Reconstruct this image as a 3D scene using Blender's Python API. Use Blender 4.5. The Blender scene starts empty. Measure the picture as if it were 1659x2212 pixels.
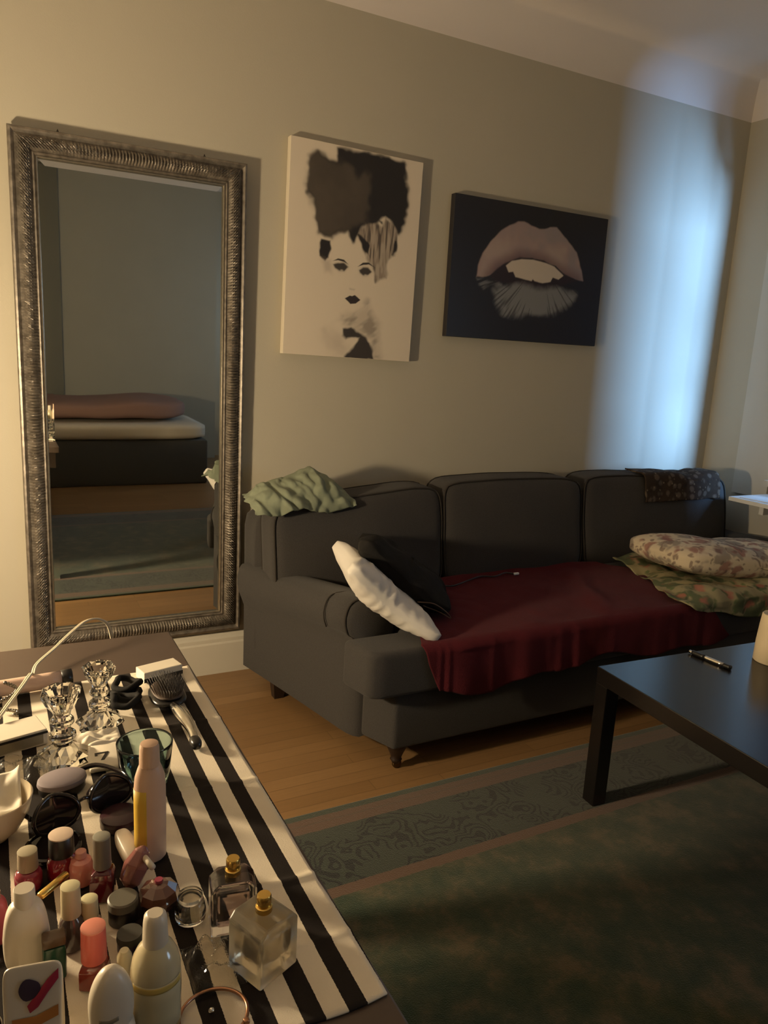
import bpy, bmesh, math, random
import numpy as np
from mathutils import Vector, Matrix, noise
from math import sin, cos, pi, radians as R
random.seed(7); np.random.seed(7)
scn = bpy.context.scene
COL = scn.collection

# ------------------------------------------------------------------ camera
YAW, PITCH, ROLL, FPX = R(28.0565), R(11.9317), R(3.0956), 1616.05
cam_d = bpy.data.cameras.new('camera'); cam = bpy.data.objects.new('camera', cam_d); COL.objects.link(cam)
fw = Vector((sin(YAW)*cos(PITCH), cos(YAW)*cos(PITCH), -sin(PITCH)))
r0 = Vector((cos(YAW), -sin(YAW), 0)); u0 = r0.cross(fw)
rt = cos(ROLL)*r0 + sin(ROLL)*u0; up = -sin(ROLL)*r0 + cos(ROLL)*u0
cam.matrix_world = Matrix(((rt.x, up.x, -fw.x, 0), (rt.y, up.y, -fw.y, 0), (rt.z, up.z, -fw.z, 1.33), (0, 0, 0, 1)))
cam_d.sensor_fit = 'HORIZONTAL'; cam_d.sensor_width = 36; cam_d.lens = 36*FPX/1659
cam_d.clip_start = .01
scn.camera = cam

# ------------------------------------------------------------------ light and exposure
LAMP_AT = (-.68, 1.66, 1.08); LAMP_POWER = 670.0
WIN_POWER = 780
wd = bpy.data.worlds.new('world'); scn.world = wd; wd.use_nodes = True
wd.node_tree.nodes['Background'].inputs[0].default_value = (.45, .62, 1, 1)
wd.node_tree.nodes['Background'].inputs[1].default_value = .25
scn.view_settings.view_transform = 'Standard'; scn.view_settings.look = 'None'
scn.view_settings.gamma = 1; scn.view_settings.use_curve_mapping = False
scn.view_settings.exposure = 0.0
def area(name, loc, rot, sx, sy, power, color):
    l = bpy.data.lights.new(name, 'AREA'); l.shape = 'RECTANGLE'; l.size = sx; l.size_y = sy; l.energy = power; l.color = color
    o = bpy.data.objects.new(name, l); COL.objects.link(o); o.location = loc; o.rotation_euler = rot
    return o
# dusk sky outside the window in the right wall (faces -x)
wl = area('window_daylight', (4.36, -.40, 1.25), (0, 0, 0), 1.25, 1.7, WIN_POWER, (.27, .54, 1.0))
wl.rotation_euler = Vector((4.36-3.5, -.40-2.15, -.1)).to_track_quat('Z', 'Y').to_euler()
# added cool fill light, outside an invented opening behind the camera
area('added_fill_light', (3.78, -1.2, 1.5), (0, R(90), 0), 1.1, 1.1, 30, (.55, .76, 1.0))

# ------------------------------------------------------------------ materials
def mat(name, col, rough=.6, metal=0, noise_amt=0, noise_scale=20, bump=0, bump_scale=60, spec=.5, **kw):
    m = bpy.data.materials.new(name); m.use_nodes = True; nt = m.node_tree; b = nt.nodes['Principled BSDF']
    b.inputs['Base Color'].default_value = (*col, 1); b.inputs['Roughness'].default_value = rough
    b.inputs['Metallic'].default_value = metal; b.inputs['Specular IOR Level'].default_value = spec
    for k, v in kw.items(): b.inputs[k.replace('_', ' ')].default_value = v
    tc = nt.nodes.new('ShaderNodeTexCoord')
    if noise_amt:
        n = nt.nodes.new('ShaderNodeTexNoise'); n.inputs['Scale'].default_value = noise_scale; n.inputs['Detail'].default_value = 4
        nt.links.new(tc.outputs['Object'], n.inputs['Vector'])
        mx = nt.nodes.new('ShaderNodeMix'); mx.data_type = 'RGBA'
        mx.inputs['A'].default_value = (*[c*(1-noise_amt) for c in col], 1); mx.inputs['B'].default_value = (*[min(1, c*(1+noise_amt)) for c in col], 1)
        nt.links.new(n.outputs['Fac'], mx.inputs['Factor']); nt.links.new(mx.outputs['Result'], b.inputs['Base Color'])
    if bump:
        n2 = nt.nodes.new('ShaderNodeTexNoise'); n2.inputs['Scale'].default_value = bump_scale; n2.inputs['Detail'].default_value = 3
        nt.links.new(tc.outputs['Object'], n2.inputs['Vector'])
        bp = nt.nodes.new('ShaderNodeBump'); bp.inputs['Strength'].default_value = bump; bp.inputs['Distance'].default_value = .004
        nt.links.new(n2.outputs['Fac'], bp.inputs['Height']); nt.links.new(bp.outputs['Normal'], b.inputs['Normal'])
    return m
def N(nt, t, **kw):
    n = nt.nodes.new(t)
    for k, v in kw.items():
        if hasattr(n, k): setattr(n, k, v)
        else: n.inputs[k].default_value = v
    return n
def math_n(nt, op, a, b=None, clamp=False):
    n = nt.nodes.new('ShaderNodeMath'); n.operation = op; n.use_clamp = clamp
    for i, v in enumerate((a, b)):
        if v is None: continue
        if isinstance(v, (int, float)): n.inputs[i].default_value = v
        else: nt.links.new(v, n.inputs[i])
    return n.outputs[0]
def mixc(nt, f, a, b):
    n = nt.nodes.new('ShaderNodeMix'); n.data_type = 'RGBA'
    for k, v in (('Factor', f), ('A', a), ('B', b)):
        if isinstance(v, tuple): n.inputs[k].default_value = (*v, 1)
        elif isinstance(v, (int, float)): n.inputs[k].default_value = v
        else: nt.links.new(v, n.inputs[k])
    return n.outputs['Result']

M = {}
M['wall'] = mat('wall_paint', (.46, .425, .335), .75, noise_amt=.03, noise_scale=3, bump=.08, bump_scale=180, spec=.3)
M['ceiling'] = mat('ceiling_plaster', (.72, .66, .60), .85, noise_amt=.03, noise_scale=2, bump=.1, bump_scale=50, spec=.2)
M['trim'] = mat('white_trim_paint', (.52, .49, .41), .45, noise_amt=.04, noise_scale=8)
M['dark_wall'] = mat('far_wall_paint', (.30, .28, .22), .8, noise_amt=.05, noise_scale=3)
M['sofa'] = mat('grey_woven_fabric', (.046, .043, .041), .95, noise_amt=.28, noise_scale=260, bump=.5, bump_scale=420, spec=.15, Sheen_Weight=.08)
M['sofa_pipe'] = mat('grey_piping', (.032, .028, .024), .9, spec=.15)
M['dark_leg'] = mat('dark_wood_leg', (.016, .008, .005), .45)
M['brass'] = mat('brass_caster', (.13, .085, .04), .4, 1)
M['throw'] = mat('burgundy_fleece', (.080, .012, .016), .95, noise_amt=.12, noise_scale=14, bump=.4, bump_scale=200, spec=.05, Sheen_Weight=.04)
M['white_cotton'] = mat('white_cotton', (.66, .63, .58), .85, noise_amt=.05, noise_scale=9, bump=.15, bump_scale=30)
M['black_cloth'] = mat('black_cloth', (.012, .011, .010), .85, noise_amt=.3, noise_scale=40, bump=.5, bump_scale=40, spec=.2)
M['green_cloth'] = mat('sage_green_cloth', (.175, .20, .14), .9, noise_amt=.14, noise_scale=12, bump=.3, bump_scale=60)
M['black_lacquer'] = mat('black_brown_lacquer', (.008, .0065, .006), .24, noise_amt=.2, noise_scale=3, spec=.45)
M['table_wood'] = mat('dark_brown_tabletop', (.075, .052, .038), .42, noise_amt=.15, noise_scale=6, bump=.05, bump_scale=30)
M['white_plastic'] = mat('white_plastic', (.62, .55, .43), .35)
M['cream_plastic'] = mat('cream_plastic', (.66, .58, .36), .3)
M['black_plastic'] = mat('black_plastic', (.012, .011, .010), .3)
M['black_gloss'] = mat('black_gloss', (.010, .007, .007), .08)
M['chrome'] = mat('chrome', (.75, .72, .66), .15, 1)
M['gold'] = mat('gold_metal', (.75, .50, .14), .25, 1)
M['copper'] = mat('copper_metal', (.42, .22, .13), .3, 1)
M['paper'] = mat('paper', (.66, .60, .48), .7, noise_amt=.04, noise_scale=20)
M['white_board'] = mat('white_board', (.75, .77, .78), .5)
M['dark_cord'] = mat('brown_cord', (.12, .07, .045), .5)
M['cord'] = mat('cream_cord', (.66, .58, .42), .5)
M['lampshade'] = mat('cream_ceramic', (.72, .60, .40), .5)

def glassy(name, col, rough=.03, ior=1.48, trans=1.0):
    m = mat(name, col, rough, Transmission_Weight=trans, IOR=ior); return m
M['crystal'] = glassy('cut_crystal', (1, .97, .90), .0, 1.5)
M['teal_glass'] = glassy('teal_glass', (.50, .68, .66), .03, 1.45)
M['clear_glass'] = glassy('clear_glass', (.93, .92, .86), .02, 1.48)
M['grey_glass'] = glassy('smoky_glass', (.86, .84, .77), .10, 1.42)
M['frost_glass'] = glassy('frosted_glass', (.90, .84, .72), .30, 1.40)
M['amber_liquid'] = glassy('pale_perfume', (.93, .88, .74), .12, 1.36)
M['plum_liquid'] = glassy('plum_perfume', (.48, .38, .38), .05, 1.36)
M['clear_film'] = glassy('clear_film', (.95, .93, .88), .12, 1.2)

# ------------------------------------------------------------------ object helpers
def empty(name, loc, label, cat, group=None, rz=0):
    o = bpy.data.objects.new(name, None); COL.objects.link(o); o.location = loc; o.rotation_euler = (0, 0, rz); o.empty_display_size = .05
    tag(o, label, cat, group); return o
def tag(o, label=None, cat=None, group=None, kind=None):
    if label: o['label'] = label
    if cat: o['category'] = cat
    if group: o['group'] = group
    if kind: o['kind'] = kind
    return o
def mesh(name, vf, m, parent=None, smooth=True, world=False, label=None, auto=None, cut=None):
    """link verts/faces as one object; world=True means verts are in room coordinates."""
    v, f = vf
    if world and parent is not None:
        p = parent; off = Vector((0, 0, 0)); rz = 0
        chain = []
        while p is not None: chain.append(p); p = p.parent
        mt = Matrix.Identity(4)
        for p in reversed(chain): mt = mt @ (Matrix.Translation(p.location) @ p.rotation_euler.to_matrix().to_4x4())
        mi = mt.inverted(); v = [mi @ Vector(p) for p in v]
    me = bpy.data.meshes.new(name); me.from_pydata([tuple(p) for p in v], [], f); me.update()
    if isinstance(m, (list, tuple)):
        for x in m: me.materials.append(x)
    else: me.materials.append(m)
    bm = bmesh.new(); bm.from_mesh(me); bmesh.ops.recalc_face_normals(bm, faces=bm.faces); bm.to_mesh(me); bm.free()
    if smooth:
        me.shade_smooth()
        if auto: me.set_sharp_from_angle(angle=R(auto))
    o = bpy.data.objects.new(name, me); COL.objects.link(o)
    if parent is not None: o.parent = parent
    if label: o['label'] = label
    return o
def join(*vfs):
    V, F = [], []
    for v, f in vfs:
        n = len(V); V += [tuple(p) for p in v]; F += [tuple(i+n for i in q) for q in f]
    return V, F
def xf(vf, loc=(0, 0, 0), rot=(0, 0, 0), sc=(1, 1, 1)):
    from mathutils import Euler
    m = Matrix.Translation(loc) @ Euler(rot).to_matrix().to_4x4() @ Matrix.Diagonal((*sc, 1))
    return [m @ Vector(p) for p in vf[0]], vf[1]
def box(x0, x1, y0, y1, z0, z1):
    v = [(x, y, z) for x in (x0, x1) for y in (y0, y1) for z in (z0, z1)]
    return v, [(0, 1, 3, 2), (4, 6, 7, 5), (0, 4, 5, 1), (2, 3, 7, 6), (0, 2, 6, 4), (1, 5, 7, 3)]
def bevel_vf(vf, w, seg=2):
    me = bpy.data.meshes.new('t'); me.from_pydata([tuple(p) for p in vf[0]], [], vf[1])
    bm = bmesh.new(); bm.from_mesh(me); bmesh.ops.recalc_face_normals(bm, faces=bm.faces)
    bmesh.ops.bevel(bm, geom=bm.edges[:]+bm.verts[:], offset=w, segments=seg, affect='EDGES', profile=.5, clamp_overlap=True)
    bm.verts.index_update()
    r = ([v.co.copy() for v in bm.verts], [tuple(v.index for v in f.verts) for f in bm.faces]); bm.free(); bpy.data.meshes.remove(me)
    return r
def rbox(x0, x1, y0, y1, z0, z1, w=.005, seg=2): return bevel_vf(box(x0, x1, y0, y1, z0, z1), w, seg)
def lathe(prof, n=32, sx=1, sy=1, close=True, facet=None):
    v, f = [], []
    for k, (r, z) in enumerate(prof):
        for i in range(n):
            a = 2*pi*i/n; rr = r*(facet(a, k) if facet else 1)
            v.append((rr*cos(a)*sx, rr*sin(a)*sy, z))
    for k in range(len(prof)-1):
        for i in range(n):
            j = (i+1) % n; f.append((k*n+i, k*n+j, (k+1)*n+j, (k+1)*n+i))
    if close:
        f.append(tuple(range(n-1, -1, -1))); f.append(tuple(range((len(prof)-1)*n, len(prof)*n)))
    return v, f
def prism(poly, z0, z1):
    n = len(poly); v = [(x, y, z0) for x, y in poly]+[(x, y, z1) for x, y in poly]
    return v, [tuple(range(n-1, -1, -1)), tuple(range(n, 2*n))]+[(i, (i+1) % n, n+(i+1) % n, n+i) for i in range(n)]
def catmull(pts, k=8):
    p = [Vector(q) for q in pts]; p = [p[0]*2-p[1]]+p+[p[-1]*2-p[-2]]; out = []
    for i in range(1, len(p)-2):
        a, b, c, d = p[i-1:i+3]
        for s in range(k):
            t = s/k; out.append(.5*((2*b)+(c-a)*t+(2*a-5*b+4*c-d)*t*t+(3*b-a-3*c+d)*t**3))
    out.append(p[-2]); return out
def tube(pts, r, n=8, k=6, closed=False, flat=1.0, smooth=True):
    P = catmull(pts, k) if smooth else [Vector(q) for q in pts]
    if closed: P = P[:-1] if (P[0]-P[-1]).length < 1e-6 else P
    v, f = [], []; L = len(P); prev = None
    for i, p in enumerate(P):
        t = (P[(i+1) % L]-P[i-1]) if closed or 0 < i < L-1 else (P[1]-P[0] if i == 0 else P[-1]-P[-2])
        t.normalize()
        if prev is None:
            a = Vector((0, 0, 1)) if abs(t.z) < .9 else Vector((1, 0, 0)); s = t.cross(a).normalized()
        else: s = (prev-t*prev.dot(t)).normalized()
        prev = s; b = t.cross(s); rr = r(i/(L-1)) if callable(r) else r
        for j in range(n):
            an = 2*pi*j/n; v.append(p+s*cos(an)*rr+b*sin(an)*rr*flat)
    for i in range(L if closed else L-1):
        for j in range(n):
            a = i*n+j; b2 = i*n+(j+1) % n; c = ((i+1) % L)*n+(j+1) % n; d = ((i+1) % L)*n+j; f.append((a, b2, c, d))
    if not closed: f.append(tuple(range(n-1, -1, -1))); f.append(tuple(range((L-1)*n, L*n)))
    return v, f
def sbox(c, h, e=7, n=14, warp=None, nz=None):
    """rounded cushion block: superellipsoid exponent e over a subdivided cube, then warp(q, p)"""
    n = (n, n, n) if isinstance(n, int) else n
    v, f, idx = [], [], {}
    def vid(i, j, k):
        key = (i, j, k)
        if key not in idx:
            q = Vector((2*i/n[0]-1, 2*j/n[1]-1, 2*k/n[2]-1)); s = sbmap(q, e)
            p = Vector((c[0]+h[0]*s.x, c[1]+h[1]*s.y, c[2]+h[2]*s.z))
            if warp: p = Vector(warp(s, p))
            idx[key] = len(v); v.append(p)
        return idx[key]
    for ax in range(3):
        a, b = [x for x in range(3) if x != ax]
        for side in (0, n[ax]):
            for i in range(n[a]):
                for j in range(n[b]):
                    def g(ii, jj):
                        t = [0, 0, 0]; t[ax] = side; t[a] = ii; t[b] = jj; return vid(*t)
                    f.append((g(i, j), g(i+1, j), g(i+1, j+1), g(i, j+1)))
    return v, f
def sbmap(q, e):
    q = Vector([math.copysign(abs(x)**1.0, x) for x in q])
    return q/((abs(q.x)**e+abs(q.y)**e+abs(q.z)**e)**(1/e))
def loop_on(c, h, e, axis, t, warp=None, grow=1.0, m=72):
    """closed loop of points round a sbox at q[axis]=t"""
    out = []
    for i in range(m):
        s = 4*i/m; k = int(s); u = 2*(s-k)-1
        a, b = ((u, -1), (1, u), (-u, 1), (-1, -u))[k]
        q = [0, 0, 0]; o = [x for x in range(3) if x != axis]; q[axis] = t; q[o[0]] = a; q[o[1]] = b
        sv = sbmap(Vector(q), e); p = Vector((c[0]+h[0]*sv.x*grow, c[1]+h[1]*sv.y*grow, c[2]+h[2]*sv.z*grow))
        if warp: p = Vector(warp(sv, p))
        out.append(p)
    return out
def gridsurf(fn, nu, nv, thick=0):
    v, f = [], []
    for i in range(nu+1):
        for j in range(nv+1): v.append(Vector(fn(i/nu, j/nv)))
    for i in range(nu):
        for j in range(nv):
            a = i*(nv+1)+j; f.append((a, a+nv+1, a+nv+2, a+1))
    if thick:
        n = len(v); nn = [Vector((0, 0, 0)) for _ in v]
        for q in f:
            w = (v[q[1]]-v[q[0]]).cross(v[q[3]]-v[q[0]]); 
            for k in q: nn[k] += w
        v2 = [p-(nn[i].normalized() if nn[i].length > 1e-12 else Vector((0, 0, 1)))*thick for i, p in enumerate(v)]
        f2 = [tuple(reversed([k+n for k in q])) for q in f]
        bd = [i*(nv+1) for i in range(nu+1)]+[nu*(nv+1)+j for j in range(1, nv+1)]+[i*(nv+1)+nv for i in range(nu-1, -1, -1)]+[j for j in range(nv-1, 0, -1)]
        f3 = [(bd[k], bd[(k+1) % len(bd)], bd[(k+1) % len(bd)]+n, bd[k]+n) for k in range(len(bd))]
        v = v+v2; f = f+f2+f3
    return v, f
def ns(x, y, z=0, s=1): return noise.noise(Vector((x*s, y*s, z*s)))
def sm(a, b, x):
    t = min(1, max(0, (x-a)/(b-a))); return t*t*(3-2*t)
def lerp(a, b, t): return a+(b-a)*t
def pw(xs, ys, x):
    return float(np.interp(x, xs, ys))

# ================================================================== ROOM
YW, XR, XL, YF = 2.873, 3.55, -2.0, -2.4
ZP, COVE = 2.592, .19
ZC = ZP+COVE
def structure(name, vf, m, smooth=False):
    o = mesh(name, vf, m, smooth=smooth); o['kind'] = 'structure'; return o
structure('wall_back', box(XL-.1, XR+.1, YW, YW+.1, 0, ZP), M['wall'])
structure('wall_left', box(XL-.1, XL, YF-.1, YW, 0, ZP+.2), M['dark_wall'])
# right wall with window opening
WY0, WY1, WZ0, WZ1 = .95, 2.45, .80, 2.1
structure('wall_right', join(box(XR, XR+.12, YF, -1.7, 0, ZP), box(XR, XR+.12, -1.7, -.7, 0, 1.0), box(XR, XR+.12, -1.7, -.7, 2.0, ZP), box(XR, XR+.12, -.7, WY0, 0, ZP), box(XR, XR+.12, WY1, YW, 0, ZP), box(XR, XR+.12, WY0, WY1, 0, WZ0), box(XR, XR+.12, WY0, WY1, WZ1, ZP)), M['wall'])  # rearmost opening is invented, it lets in the added fill light
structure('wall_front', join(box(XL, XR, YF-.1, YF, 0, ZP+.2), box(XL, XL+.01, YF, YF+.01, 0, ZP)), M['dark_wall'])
structure('door_1', rbox(-.35, .66, YF-.002, YF+.035, 0, 2.76, .004), mat('dark_door_paint', (.13, .125, .095), .6))
# ceiling with plaster cove along back and right wall
v = []; f = []
K = 12
prof = [(COVE*(1-cos(a)) , COVE*sin(a)) for a in [pi/2*k/K for k in range(K+1)]]
for d, z in prof:
    v += [(XL-.1, YW-d, ZP+z), (XR-d, YW-d, ZP+z), (XR-d, YF-.1, ZP+z)]
for k in range(K):
    a = k*3; f += [(a, a+1, a+4, a+3), (a+1, a+2, a+5, a+4)]
b = len(v); v += [(XL-.1, YF-.1, ZC)]; f += [(K*3, K*3+1, K*3+2, b)]
b = len(v); v += [(XL-.1, YW+.1, ZP), (XR+.12, YW+.1, ZP), (XR+.12, YF-.1, ZP)]
f += [(0, 1, b+1, b), (1, 2, b+2, b+1)]
b = len(v); v += [(XL-.1, YW+.1, ZC+.1), (XR+.12, YW+.1, ZC+.1), (XR+.12, YF-.1, ZC+.1), (XL-.1, YF-.1, ZC+.1)]
f += [(b, b+1, b+2, b+3), (b-3, b-2, b+1, b), (b-2, b-1, b+2, b+1)]
o = structure('ceiling', (v, f), M['ceiling'], smooth=True); o.data.set_sharp_from_angle(angle=R(40))
# floor: narrow oak strips running along x
def floor_mat():
    m = mat('oak_strip_floor', (.30, .17, .07), .38); nt = m.node_tree; b = nt.nodes['Principled BSDF']
    tc = N(nt, 'ShaderNodeTexCoord'); br = N(nt, 'ShaderNodeTexBrick', offset=.37, offset_frequency=3)
    br.inputs['Scale'].default_value = 1; br.inputs['Brick Width'].default_value = .62; br.inputs['Row Height'].default_value = .056
    br.inputs['Mortar Size'].default_value = .0012; br.inputs['Mortar Smooth'].default_value = .3
    br.inputs['Color1'].default_value = (.25, .145, .062, 1); br.inputs['Color2'].default_value = (.20, .113, .046, 1); br.inputs['Mortar'].default_value = (.14, .078, .032, 1)
    nt.links.new(tc.outputs['Object'], br.inputs['Vector'])
    mp = N(nt, 'ShaderNodeMapping'); mp.inputs['Scale'].default_value = (3, 60, 1); nt.links.new(tc.outputs['Object'], mp.inputs['Vector'])
    n = N(nt, 'ShaderNodeTexNoise', Scale=2.2, Detail=6); nt.links.new(mp.outputs[0], n.inputs['Vector'])
    rg = N(nt, 'ShaderNodeMapRange'); rg.inputs['To Min'].default_value = .82; rg.inputs['To Max'].default_value = 1.15; nt.links.new(n.outputs['Fac'], rg.inputs['Value'])
    mx = N(nt, 'ShaderNodeMix', data_type='RGBA', blend_type='MULTIPLY'); mx.inputs['Factor'].default_value = 1
    nt.links.new(br.outputs['Color'], mx.inputs['A']); nt.links.new(rg.outputs[0], mx.inputs['B']); nt.links.new(mx.outputs['Result'], b.inputs['Base Color'])
    bp = N(nt, 'ShaderNodeBump', Strength=.15, Distance=.001); nt.links.new(br.outputs['Fac'], bp.inputs['Height']); bp.invert = True; nt.links.new(bp.outputs[0], b.inputs['Normal'])
    return m
structure('floor', box(XL-.1, XR+.12, YF-.1, YW+.1, -.05, 0), floor_mat())
# baseboard: profile extruded along x / y
def baseboard(name, p0, p1, nrm, z_h=.172):
    pr = [(0, 0), (.020, 0), (.020, .128), (.016, .136), (.016, .150), (.011, .158), (.006, .170), (0, .172)]
    v = []
    for p in (p0, p1):
        for d, z in pr: v.append((p[0]+nrm[0]*d, p[1]+nrm[1]*d, z))
    n = len(pr); f = [(i, (i+1) % n, n+(i+1) % n, n+i) for i in range(n)]+[tuple(range(n)), tuple(range(2*n-1, n-1, -1))]
    return structure(name, (v, f), M['trim'])
baseboard('baseboard_back', (XL, YW-.0005), (XR-.021, YW-.0005), (0, -1))
baseboard('baseboard_right', (XR-.0005, YF), (XR-.0005, YW), (-1, 0))
# window in the right wall
wf = join(box(XR+.03, XR+.08, WY0, WY0+.05, WZ0, WZ1), box(XR+.03, XR+.08, WY1-.05, WY1, WZ0, WZ1), box(XR+.03, XR+.08, WY0+.05, WY1-.05, WZ1-.05, WZ1), box(XR+.03, XR+.08, WY0+.05, WY1-.05, WZ0, WZ0+.05),
          box(XR+.035, XR+.075, WY0+.05, WY1-.05, 1.39, 1.43))
win = structure('window_1', wf, M['trim'])
gm = bpy.data.materials.new('window_glass'); gm.use_nodes = True; nt = gm.node_tree; nt.nodes.clear()
out = N(nt, 'ShaderNodeOutputMaterial'); tr = N(nt, 'ShaderNodeBsdfTransparent'); gl = N(nt, 'ShaderNodeBsdfGlossy', Roughness=.02); ms = N(nt, 'ShaderNodeMixShader', Fac=.08)
nt.links.new(tr.outputs[0], ms.inputs[1]); nt.links.new(gl.outputs[0], ms.inputs[2]); nt.links.new(ms.outputs[0], out.inputs[0])
mesh('pane', box(XR+.05, XR+.054, WY0+.05, WY1-.05, WZ0+.05, WZ1-.05), gm, win, smooth=False)
fill_frame = structure('added_fill_frame', join(box(XR+.03, XR+.08, -1.7, -1.65, 1.0, 2.0), box(XR+.03, XR+.08, -.75, -.7, 1.0, 2.0), box(XR+.03, XR+.08, -1.65, -.75, 1.95, 2.0), box(XR+.03, XR+.08, -1.65, -.75, 1.0, 1.05)), M['trim'])  # invented window frame, added to give the fill light a source
mesh('pane', box(XR+.05, XR+.054, -1.65, -.75, 1.05, 1.95), gm, fill_frame, smooth=False)
cs = .09
structure('trim_1', join(box(XR-.014, XR, WY1, 2.655, WZ0-.1, WZ1+cs), box(XR-.018, XR, WY0-cs, WY0, WZ0-.1, WZ1+cs), box(XR-.018, XR, WY0, WY1, WZ1, WZ1+cs), box(XR-.05, XR, WY0, WY1, WZ0-.03, WZ0)), M['trim'])
# curtains: one wide drawn panel, one narrow bunch at the far side of the gap
M['curtain'] = mat('heavy_curtain', (.25, .22, .19), .9, noise_amt=.1, noise_scale=30)
def curtain(y0, y1, label, wv):
    root = empty('curtain', (XR-.07, (y0+y1)/2, .75), label, 'curtain')
    def fn(a, b2):
        y = lerp(y0, y1, a); x = XR-.085+.02*sin(a*(y1-y0)*wv)+.006*ns(y*9, b2*3)
        return (x, y, lerp(.05 if wv < 90 else .70, 2.2, b2))
    mesh('panel', gridsurf(fn, 60, 12, .003), M['curtain'], root, world=True)
curtain(.75, 1.81, 'heavy taupe curtain drawn over the near half of the window', 70)
curtain(2.18, 2.225, 'narrow bunched curtain at the far side of the window', 100)
cr = empty('curtain_rod', (XR-.085, 1.6, 2.21), 'thin dark rod carrying the curtains above the window', 'curtain rod')
mesh('rod', tube([(XR-.085, .6, 2.215), (XR-.085, 1.6, 2.215), (XR-.085, 2.6, 2.215)], .009), M['black_plastic'], cr, world=True)
for yy in (.68, 2.57): mesh('bracket', rbox(XR-.09, XR, yy-.01, yy+.01, 2.195, 2.215, .002), M['black_plastic'], cr, world=True)

# ================================================================== RUG
RX0, RX1, RY0, RY1 = -.35, 2.95, -.02, 1.803
def rug_mat():
    m = mat('green_carpet', (.05, .06, .03), .95, spec=.1, Sheen_Weight=.3); nt = m.node_tree; b = nt.nodes['Principled BSDF']
    tc = N(nt, 'ShaderNodeTexCoord'); sp = N(nt, 'ShaderNodeSeparateXYZ'); nt.links.new(tc.outputs['Object'], sp.inputs[0])
    hx, hy = (RX1-RX0)/2, (RY1-RY0)/2
    ax = math_n(nt, 'SUBTRACT', hx, math_n(nt, 'ABSOLUTE', sp.outputs[0])); ay = math_n(nt, 'SUBTRACT', hy, math_n(nt, 'ABSOLUTE', sp.outputs[1]))
    d = math_n(nt, 'MINIMUM', ax, ay)
    nz = N(nt, 'ShaderNodeTexNoise', Scale=60, Detail=2); nt.links.new(tc.outputs['Object'], nz.inputs[0])
    d = math_n(nt, 'ADD', d, math_n(nt, 'MULTIPLY', math_n(nt, 'SUBTRACT', nz.outputs['Fac'], .5), .006))
    def step(t): return math_n(nt, 'GREATER_THAN', d, t)
    # scroll ornament: distorted rings and waves
    n1 = N(nt, 'ShaderNodeTexNoise', Scale=7, Detail=2); nt.links.new(tc.outputs['Object'], n1.inputs[0])
    va = N(nt, 'ShaderNodeVectorMath', operation='SCALE'); va.inputs['Scale'].default_value = .22; nt.links.new(n1.outputs['Color'], va.inputs[0])
    vb = N(nt, 'ShaderNodeVectorMath', operation='ADD'); nt.links.new(tc.outputs['Object'], vb.inputs[0]); nt.links.new(va.outputs[0], vb.inputs[1])
    vo = N(nt, 'ShaderNodeTexVoronoi', Scale=8.5, feature='F1'); nt.links.new(vb.outputs[0], vo.inputs['Vector'])
    rings = math_n(nt, 'SINE', math_n(nt, 'MULTIPLY', vo.outputs['Distance'], 38))
    msk = math_n(nt, 'GREATER_THAN', rings, .25)
    n2 = N(nt, 'ShaderNodeTexNoise', Scale=9, Detail=1); nt.links.new(tc.outputs['Object'], n2.inputs[0])
    msk = math_n(nt, 'MULTIPLY', msk, math_n(nt, 'GREATER_THAN', n2.outputs['Fac'], .47))
    G = (.024, .031, .020); GD = (.006, .007, .005); BR = (.085, .047, .027)
    pat = mixc(nt, msk, G, GD)
    # mottled centre field
    n3 = N(nt, 'ShaderNodeTexNoise', Scale=11, Detail=5, Roughness=.65); nt.links.new(tc.outputs['Object'], n3.inputs[0])
    rp = N(nt, 'ShaderNodeValToRGB'); nt.links.new(n3.outputs['Fac'], rp.inputs[0])
    rp.color_ramp.elements[0].position = .38; rp.color_ramp.elements[0].color = (.016, .030, .012, 1)
    rp.color_ramp.elements[1].position = .66; rp.color_ramp.elements[1].color = (.085, .066, .032, 1)
    e = rp.color_ramp.elements.new(.52); e.color = (.036, .042, .018, 1)
    c = mixc(nt, step(.026), (.030, .040, .024), BR)
    c = mixc(nt, step(.050), c, (.070, .046, .028)); c = mixc(nt, step(.056), c, BR)
    c = mixc(nt, step(.088), c, pat); c = mixc(nt, step(.315), c, BR); c = mixc(nt, step(.350), c, rp.outputs[0])
    nt.links.new(c, b.inputs['Base Color'])
    n4 = N(nt, 'ShaderNodeTexNoise', Scale=320, Detail=2); nt.links.new(tc.outputs['Object'], n4.inputs[0])
    hh = math_n(nt, 'SUBTRACT', n4.outputs['Fac'], math_n(nt, 'MULTIPLY', msk, .6))
    bp = N(nt, 'ShaderNodeBump', Strength=.6, Distance=.003); nt.links.new(hh, bp.inputs['Height']); nt.links.new(bp.outputs[0], b.inputs['Normal'])
    return m
rv = rbox(RX0, RX1, RY0, RY1, 0, .010, .004)
cx, cy = (RX0+RX1)/2, (RY0+RY1)/2
o = mesh('rug', ([(p[0]-cx, p[1]-cy, p[2]) for p in rv[0]], rv[1]), rug_mat(), smooth=False); o.location = (cx, cy, 0)
tag(o, 'large dark green carpet with scrolled border and thin brown bands on the wood floor', 'rug')

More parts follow.
